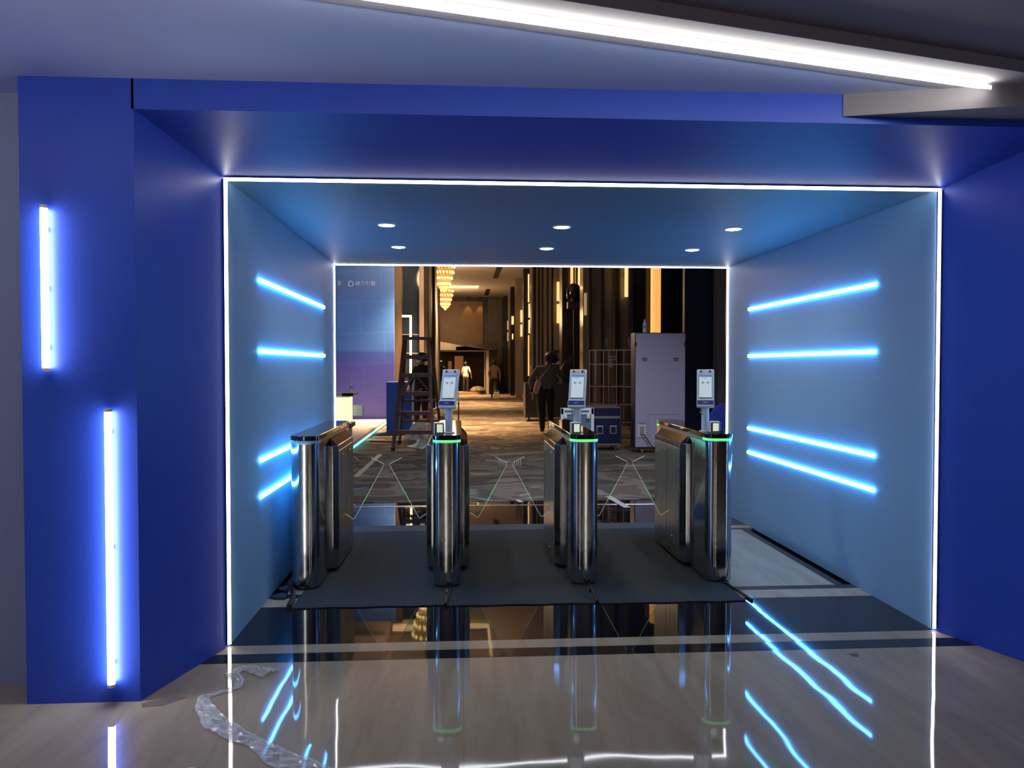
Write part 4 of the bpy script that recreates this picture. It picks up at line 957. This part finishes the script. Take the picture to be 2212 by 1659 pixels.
# dark standing signs
def sign(x0, x1, y0, y1, Y, label):
    A_ = at(x0, y1, Y); B_ = at(x1, y0, Y)
    t = thing('standing_sign', label, 'sign', ((A_.x + B_.x) / 2, Y, 0.007), 'dark standing signs')
    hw = (B_.x - A_.x) / 2
    MB().box(-hw, hw, 0, 0.05, 0.02, B_.z).build('panel', mat('dark_navy_sign', (0.008, 0.010, 0.030), 0.4), t)
    MB().box(-hw * 0.9, hw * 0.9, -0.12, 0.2, 0, 0.02).build('foot', BLACK, t)
    return t, hw, B_.z
DIMP = mat('dim_blue_print', (0.16, 0.17, 0.40), 0.5)
t, hw, z = sign(1186, 1228, 757, 850, 22.5, 'dark blue standing sign with lettering behind the walking person')
text('内容文', hw * 0.62, 'lettering', DIMP, t, (-hw * 0.80, -0.006, z - hw * 0.80))
MB().box(-hw * 0.7, hw * 0.1, -0.004, 0, z - hw * 1.45, z - hw * 1.15).build('second_line', DIMP, t)
MB().box(-hw * 0.3, hw * 0.45, -0.006, 0, 0.75, 0.79).build('pale_strip', mat('pale_strip', (0.4, 0.4, 0.42), 0.5), t)
t, hw, z = sign(1113, 1133, 768, 836, 35.0, 'dark standing sign with a ring mark far down the hall')
vs = []; fs = []
for i in range(19):
    a = PI * 0.4 + 2 * PI * 0.75 * i / 18
    for r_ in (hw * 0.55, hw * 0.42): vs.append((r_ * math.cos(a), -0.005, z * 0.55 + r_ * math.sin(a)))
for i in range(18): fs.append((i * 2, i * 2 + 1, i * 2 + 3, i * 2 + 2))
MB().add(vs, fs).build('ring_mark', DIMP, t)
for k in range(2): MB().box(-hw * 0.6, hw * (0.6 - .15 * k), -0.004, 0, z - 0.28 - k * 0.18, z - 0.20 - k * 0.18).build('text_line', DIMP, t)
# dark road case behind the walking person
rc = thing('road_case', 'black road case with steel edges left of the walking person', 'flight case', (at(1185, 880, 19.8).x, 19.8, 0.007))
MB().box(-0.62, 0.62, 0, 0.6, 0.10, 1.0).build('box', HDARK, rc, bevel=0.01)
for sx in (-0.62, 0.62): MB().box(sx - .02, sx + .02, -0.012, 0.03, 0.10, 1.0).build('edge_strip', mat('alu_edge', (0.45, 0.44, 0.42), 0.35, 0.9), rc)
for sx in (-0.5, 0.5): MB().lathe([(0.05, -0.02), (0.05, 0.02)], 12, M=Matrix.Translation((sx, 0.1, 0.05)) @ Matrix.Rotation(PI / 2, 4, 'Y')).build('castor', BLACK, rc)

# ------------------------------------------------------------------ lilac panel, wire shelf and flight cases
ALU = MATS['alu_edge']; CAS = mat('castor_grey', (0.25, 0.25, 0.27), 0.5)
def castor(parent, x, y):
    c = MB().lathe([(0.045, -0.016), (0.045, 0.016)], 14, M=Matrix.Translation((x, y, 0.046)) @ Matrix.Rotation(PI / 2, 4, 'Y')).build('castor', CAS, parent)
    MB().prism([(-0.03, 0.05), (0.03, 0.05), (0.04, 0.098), (-0.04, 0.098)], -0.022, 0.022, M=Matrix.Translation((x, y, 0)) @ XZ).build('castor_fork', CAS, c)
x0 = at(1373, 800, 12.5).x; x1 = at(1480, 800, 12.5).x; xm = (x0 + x1) / 2; hw = (x1 - x0) / 2
pn = thing('display_cabinet', 'tall pale lilac cabinet back on castors with a plugged in cable', 'cabinet', (xm, 12.5, 0.007))
LIL = mat('lilac_laminate', (0.44, 0.41, 0.58), 0.5, var=0.02, vscale=2)
MB().box(-hw, hw, 0, 0.30, 0.10, 1.975).build('body', LIL, pn, bevel=0.006)
MB().box(-hw - 0.01, hw + 0.01, 0.012, 0.31, 1.975, 1.988).build('top_cap', mat('navy_edge', (0.02, 0.02, 0.08), 0.4), pn)
MB().box(-hw - 0.012, -hw, 0.012, 0.31, 0.10, 1.975).build('side_edge', MATS['navy_edge'], pn); MB().box(hw, hw + 0.012, 0.012, 0.31, 0.10, 1.975).build('side_edge', MATS['navy_edge'], pn)
MB().box(-hw, hw, -0.004, 0.30, 0.085, 0.10).build('bottom_edge', MATS['navy_edge'], pn)
for sx in (-hw + 0.15, hw - 0.16): MB().prism([(-0.045, 0.012), (-0.03, 0.028), (0.04, 0.028), (0.047, 0), (0.035, -0.03), (-0.03, -0.03)], -0.006, 0, M=Matrix.Translation((sx, 0, 1.55)) @ XZ).build('grip_hole', mat('grip_grey', (0.16, 0.16, 0.17), 0.6), pn)
for sx in (-hw, hw): MB().box(sx - 0.018, sx + 0.018, -0.004, 0.03, 1.76, 1.83).build('side_latch', MATS['navy_edge'], pn, bevel=0.004)
sk = MB().box(-hw + 0.03, -hw + 0.17, -0.010, 0, 0.26, 0.47).build('socket_plate', mat('socket_white', (0.62, 0.60, 0.66), 0.5), pn, bevel=0.003)
MB().box(-hw + 0.07, -hw + 0.14, -0.014, -0.009, 0.30, 0.44).build('socket_recess', mat('socket_grey', (0.32, 0.33, 0.38), 0.5), sk)
MB().box(-hw + 0.06, -hw + 0.16, -0.005, 0, 0.49, 0.50).build('rating_label', mat('brown_label', (0.3, 0.2, 0.2), 0.5), pn)
MB().box(hw - 0.62, hw - 0.616, -0.002, 0, 0.1, 0.64).build('door_seam', MATS['grip_grey'], pn); MB().box(hw - 0.62, hw - 0.1, -0.002, 0, 0.636, 0.64).build('door_seam', MATS['grip_grey'], pn)
MB().tube([(-hw + 0.09, -0.03, 0.31), (-hw + 0.13, -0.05, 0.31), (-hw + 0.18, -0.05, 0.24), (-hw + 0.26, -0.06, 0.12), (-hw + 0.34, -0.12, 0.02), (-hw + 0.5, -0.2, 0.008)], 0.008, 6).build('cable', BLACK, pn, smooth=True)
for sx in (-hw + 0.12, hw - 0.12):
    for sy in (0.06, 0.24): castor(pn, sx, sy)

# wire display rack, folding in three bays
rk = thing('wire_rack', 'pale folding wire shelf rack standing before the marble panel', 'shelf', (0, 15.4, 0.007))
WIRE = mat('pale_wire', (0.72, 0.68, 0.62), 0.4, 0.2)
def RP(px, py): v = at(px, py, 15.4); return v
xsr = [RP(1279, 800).x, RP(1306, 800).x, RP(1331, 800).x, RP(1362, 800).x]
ztop_, zbot_ = RP(1300, 757).z, 0.30
yo = [0.30, 0.12, -0.04, -0.14]
deep = 0.30
fx = [(xsr[i], yo[i]) for i in range(4)]; bxk = [(xsr[i] - 0.10 if i else xsr[i] + 0.16, yo[i] + deep) for i in range(4)]
for x, y in fx: MB().tube([(x, y, 0), (x, y, ztop_)], 0.011, 6).build('upright', WIRE, rk)
for x, y in bxk: MB().tube([(x, y, 0), (x, y, ztop_)], 0.009, 6).build('upright', WIRE, rk)
for z in (0.30, 0.66, 1.02, 1.47, ztop_):
    for i in range(3):
        MB().tube([(*fx[i], z), (*fx[i + 1], z)], 0.010, 6).build('cross_bar', WIRE, rk)
        MB().tube([(*bxk[i], z), (*bxk[i + 1], z)], 0.008, 6).build('cross_bar', WIRE, rk)
    for i in range(4): MB().tube([(*fx[i], z), (*bxk[i], z)], 0.008, 6).build('cross_bar', WIRE, rk)
for z in (0.31, 0.67, 1.03):
    for i in range(3):
        MB().add([(*fx[i], z), (*fx[i + 1], z), (*bxk[i + 1], z), (*bxk[i], z), (*fx[i], z + .012), (*fx[i + 1], z + .012), (*bxk[i + 1], z + .012), (*bxk[i], z + .012)], [(0, 3, 2, 1), (4, 5, 6, 7), (0, 1, 5, 4), (1, 2, 6, 5), (2, 3, 7, 6), (3, 0, 4, 7)]).build('shelf', mat('shelf_smoke', (0.10, 0.09, 0.085), 0.2), rk)
# white plates painting bright screen reflections on the rack
for k, (px, py, w_, h_) in enumerate(((1319, 771, 6, 4), (1319, 778, 6, 5), (1319, 785, 6, 4), (1319, 792, 6, 5), (1327, 771, 3, 4), (1327, 777, 4, 3))):
    MB().box(*(lambda v: (v.x - w_ / 2 / F * 15.4, v.x + w_ / 2 / F * 15.4))(RP(px, py)), -0.03, -0.02, RP(px, py).z - h_ / 2 / F * 15.4, RP(px, py).z + h_ / 2 / F * 15.4).build('screen_reflection', mat('reflection_white', (0.85, 0.88, 0.95), 0.4), rk)

# blue flight case on castors
A_ = at(1283, 972, 12.95); B_ = at(1341, 893, 12.95)
fc = thing('flight_case', 'dark blue flight case with steel edges on castors', 'flight case', (A_.x, 12.95, 0.007))
W_ = B_.x - A_.x; Hc = 0.74; x0c = -0.30
BLC = mat('blue_case_laminate', (0.004, 0.009, 0.065), 0.35)
MB().box(x0c, W_, 0, 0.55, 0.10, 0.56).build('box', BLC, fc, bevel=0.006)
lidc = MB().box(x0c, W_, 0, 0.55, 0.565, Hc).build('lid', BLC, fc, bevel=0.006)
for z0, z1 in ((0.09, 0.115), (0.545, 0.585)): MB().box(x0c - 0.006, W_ + 0.006, -0.008, 0.55, z0, z1).build('edge_strip', ALU, fc)
MB().box(x0c - 0.006, W_ + 0.006, -0.008, 0.55, Hc - 0.02, Hc + 0.004).build('edge_strip', mat('case_top', (0.14, 0.13, 0.16), 0.5), lidc)
for sx in (x0c, W_): MB().box(sx - .014, sx + .014, -0.010, 0.03, 0.10, Hc).build('edge_strip', mat('dark_edge', (0.03, 0.03, 0.05), 0.4), fc)
for cx_ in (0.10, 0.33):
    lk = MB().box(cx_ - 0.06, cx_ + 0.06, -0.012, -0.002, 0.28, 0.42).build('butterfly_latch', ALU, fc, bevel=0.003)
    MB().box(cx_ - 0.04, cx_ + 0.04, -0.016, -0.011, 0.30, 0.40).build('latch_plate', BLC, lk)
for sx in (x0c + 0.08, W_ - 0.08):
    for sy in (0.08, 0.46): castor(fc, sx, sy)
# silver open lid case behind the third turnstile
A_ = at(1211, 935, 11.6); B_ = at(1283, 888, 11.6)
ol = thing('silver_case', 'pale silver open case lid behind the third turnstile', 'flight case', (A_.x, 11.6, 0.007))
W_ = B_.x - A_.x
SIL = mat('silver_case', (0.80, 0.88, 0.92), 0.4)
MB().box(0, W_, 0.05, 0.60, 0.02, 0.30).build('lower_box', mat('grey_blue_case', (0.10, 0.16, 0.24), 0.4), ol, bevel=0.006)
R_ = Matrix.Rotation(0.10, 4, 'Y')
MB().box(0, W_, 0.0, 0.05, 0.30, 0.76).build('open_lid', mat('grey_blue_lid', (0.13, 0.20, 0.28), 0.4), ol)
MB().box(0, W_, -0.012, 0.06, 0.70, 0.80).build('rim', SIL, ol, bevel=0.006)
MB().box(0, 0.045, -0.012, 0.06, 0.28, 0.80).build('rim', SIL, ol, bevel=0.004); MB().box(W_ - 0.045, W_, -0.012, 0.06, 0.02, 0.80).build('rim', SIL, ol, bevel=0.004)
for cx_ in (0.07, W_ - 0.09):
    MB().lathe([(0.026, -0.02), (0.030, 0.0), (0.026, 0.03), (0.012, 0.04)], 12, M=Matrix.Translation((cx_, -0.02, 0.66)) ).build('latch_knob', SIL, ol, smooth=True)
for a0, a1 in ((0.06, 0.22), (W_ - 0.24, W_ - 0.08)): MB().box(a0, a1, -0.016, -0.008, 0.735, 0.765).build('groove', mat('blue_groove', (0.08, 0.20, 0.34), 0.4), ol)

# ------------------------------------------------------------------ rubbish and offcuts on the carpet
def lump(name, label, cat, loc, parts, m):
    t = thing(name, label, cat, loc)
    for k, (x, y, r, hz) in enumerate(parts):
        n = 11; vs = []; fs = []; rows = 6
        for j in range(rows + 1):
            ph = PI / 2 * j / rows
            for i in range(n):
                a = 2 * PI * i / n; q = 1 + random.uniform(-.16, .16)
                vs.append((x + r * math.cos(ph) * math.cos(a) * q, y + r * math.cos(ph) * math.sin(a) * q, max(0, hz * math.sin(ph) * (1 + random.uniform(-.1, .1)))))
        for j in range(rows):
            for i in range(n): fs.append((j * n + i, j * n + (i + 1) % n, (j + 1) * n + (i + 1) % n, (j + 1) * n + i))
        fs.append(tuple(range(n)))
        MB().add(vs, fs).build('crumpled_bag' if k else 'bag_body', m, t, smooth=True)
    return t
WB = mat('white_plastic_bag', (0.62, 0.62, 0.64), 0.5, var=0.15, vscale=14, bump=0.6, bscale=18)
p = at(912, 925, 15.0)
t = lump('rubbish_bag', 'heap of white plastic bags on the carpet behind the ladder', 'rubbish', (p.x, 15.2, 0.007), [(-0.02, 0, 0.26, 0.40), (-0.20, -0.1, 0.16, 0.16), (0.18, 0.0, 0.22, 0.46)], WB)
MB().prism([(0.05, 0.40), (0.12, 0.62), (0.16, 0.62), (0.20, 0.44), (0.13, 0.34)], -0.02, 0.02, M=Matrix.Translation((0.02, -0.2, 0)) @ XZ).build('red_tie', mat('red_tie', (0.45, 0.08, 0.06), 0.6), t)
p = at(955, 905, 17.0)
lump('cloth_bundle', 'khaki cloth bundle behind the second turnstile screen pole', 'bundle', (p.x, 17.2, 0.007), [(0, 0, 0.22, 0.50), (0.14, -0.1, 0.16, 0.36)], mat('khaki_cloth', (0.22, 0.18, 0.10), 0.8, var=0.3, vscale=10))
pb = thing('paper_towel', 'white wrapped roll standing on the carpet beside the ladder', 'roll', (at(922, 940, 14.6).x, 14.6, 0.007))
MB().lathe([(0.055, 0), (0.066, 0.02), (0.062, 0.18), (0.050, 0.26), (0.058, 0.34), (0.02, 0.36)], 14).build('roll_body', mat('white_wrap', (0.78, 0.78, 0.78), 0.6), pb, smooth=True)
MB().lathe([(0.064, 0.085), (0.064, 0.11)], 14).build('paper_band', PAPER, pb)
# curled white paper sheet
a0 = Vector((-0.99, 13.75, 0.008)); a1 = Vector((-0.70, 13.35, 0.008))
d = (a1 - a0); s_ = Vector((-d.y, d.x, 0)).normalized(); vs = []; fs = []
for i in range(13):
    u = i / 12; c_ = a0 + d * u; wd = 0.04 + 0.06 * u
    for k in range(7):
        v_ = k / 6 * 1.5 * PI * u; vs.append(tuple(c_ + s_ * (wd * math.sin(v_)) + Vector((0, 0, wd * (1 - math.cos(v_)) * 0.8 + 0.004 * k))))
for i in range(12):
    for k in range(6): a = i * 7 + k; fs.append((a, a + 1, a + 8, a + 7))
tag(MB().add(vs, fs).build('paper_sheet', mat('white_paper', (0.82, 0.86, 0.90), 0.7), smooth=True), 'curled white paper lying left of the second turnstile', 'paper')
def strip(name, a, b, w_, hgt, m, label, cat='offcut', z=0.0068):
    a = Vector((*a, 0)); b = Vector((*b, 0)); d = (b - a).normalized(); n_ = Vector((-d.y, d.x, 0)) * w_ / 2
    return tag(MB().prism([(a - n_).to_2d(), (b - n_).to_2d(), (b + n_).to_2d(), (a + n_).to_2d()], z, z + hgt).build(name, m, bevel=0.001, segs=1), label, cat)
WOODS = mat('pale_wood', (0.52, 0.42, 0.34), 0.6)
strip('wood_strip', (-1.385, 10.0), (-1.335, 12.5), 0.075, 0.012, WOODS, 'long pale wood strip lying on the carpet by the left turnstile')
strip('blue_strip', (-1.31, 8.93), (-1.13, 9.16), 0.09, 0.004, mat('blue_tape', (0.04, 0.11, 0.40), 0.5), 'torn blue printed strip on the carpet near the left turnstile', 'scrap')
strip('black_board', (-1.75, 14.75), (-1.25, 14.6), 0.12, 0.02, BLACK, 'flat black board under the ladder feet', 'board')
strip('paper_board', (-1.80, 15.6), (-1.10, 15.75), 0.16, 0.01, PAPER, 'pale flat board on the carpet behind the ladder', 'board')
strip('tape_strip', (1.60, 8.40), (1.67, 7.70), 0.075, 0.0012, mat('grey_tape', (0.50, 0.48, 0.48), 0.6), 'grey tape strip stuck across the threshold at right', 'tape', 0.0068)
p1 = at(1125, 1071, 9); 
def F0(px, py, z=0.007):
    d_ = FW + RT * ((px - CX) / F) - UP * ((py - CY) / F); tt = (z - EYE) / d_.z; v = Vector((0, 0, EYE)) + d_ * tt; return (v.x, v.y)
strip('cable_tie', F0(1123, 1071), F0(1145, 1066), 0.014, 0.006, PAPER, 'short white plastic strip on the carpet left of the third turnstile', 'scrap')
strip('cable_tie', F0(1138, 1077), F0(1182, 1073), 0.016, 0.006, PAPER, 'longer white plastic strip on the carpet left of the third turnstile', 'scrap')
strip('foil_scrap', F0(1117, 1080), F0(1126, 1085), 0.05, 0.004, PAPER, 'small crumpled white scrap at the carpet edge', 'scrap')
strip('wire_offcut', F0(765, 988), F0(775, 995), 0.02, 0.006, PAPER, 'short pale wire offcut by the platform corner', 'scrap')
# thin pole leaning and dark thing by it
pz = at(990, 915, 13.0)
sp_ = thing('thin_stand', 'thin dark pole with a pale tip standing behind the second turnstile', 'pole', (at(990, 920, 12.0).x, 12.0, 0.007))
zt = at(991, 842, 12.0).z
MB().tube([(0, 0, 0.01), (0.005, 0, zt - 0.20)], 0.012, 8).build('pole', mat('dark_brown_pole', (0.05, 0.03, 0.025), 0.4), sp_)
MB().tube([(0.005, 0, zt - 0.20), (0.0, 0, zt)], [0.012, 0.006], 8).build('tip', mat('pale_tip', (0.6, 0.5, 0.42), 0.3), sp_)
MB().lathe([(0.16, 0.0), (0.16, 0.015), (0.02, 0.03)], 18).build('base', BLACK, sp_)
tp = at(1000, 925, 12.6)
tag(MB().tube([(tp.x - 0.1, 12.6, 0.35), (tp.x - 0.03, 12.6, 0.40), (tp.x + 0.03, 12.6, 0.33), (tp.x + 0.05, 12.6, 0.15), (tp.x + 0.05, 12.6, 0.012)], [0.03, 0.05, 0.04, 0.03, 0.03], 8).build('drill_stand', BLACK, smooth=True), 'curved black tool handle behind the second turnstile', 'tool')
# blue rounded chair back at right
cp = at(1547, 900, 11.8)
ch = thing('chair', 'bright blue rounded chair back behind the rightmost turnstile', 'chair', (cp.x + 0.10, 11.8, 0.007))
BC = mat('blue_fabric', (0.03, 0.05, 0.42), 0.7)
prof = [(-0.24, 0.45), (0.24, 0.45), (0.24, 0.72), (0.20, 0.80), (0.12, 0.845), (-0.02, 0.85), (-0.12, 0.80), (-0.19, 0.70)]
MB().prism(prof, -0.03, 0.03, M=XZ).build('backrest', BC, ch, bevel=0.012)
MB().box(-0.24, 0.24, -0.42, 0.0, 0.40, 0.46).build('seat', BC, ch, bevel=0.015)
for sx in (-0.2, 0.2):
    for sy in (-0.38, -0.02): MB().tube([(sx, sy, 0.40), (sx * 1.05, sy, 0.0)], 0.014, 8).build('leg', ALU, ch)
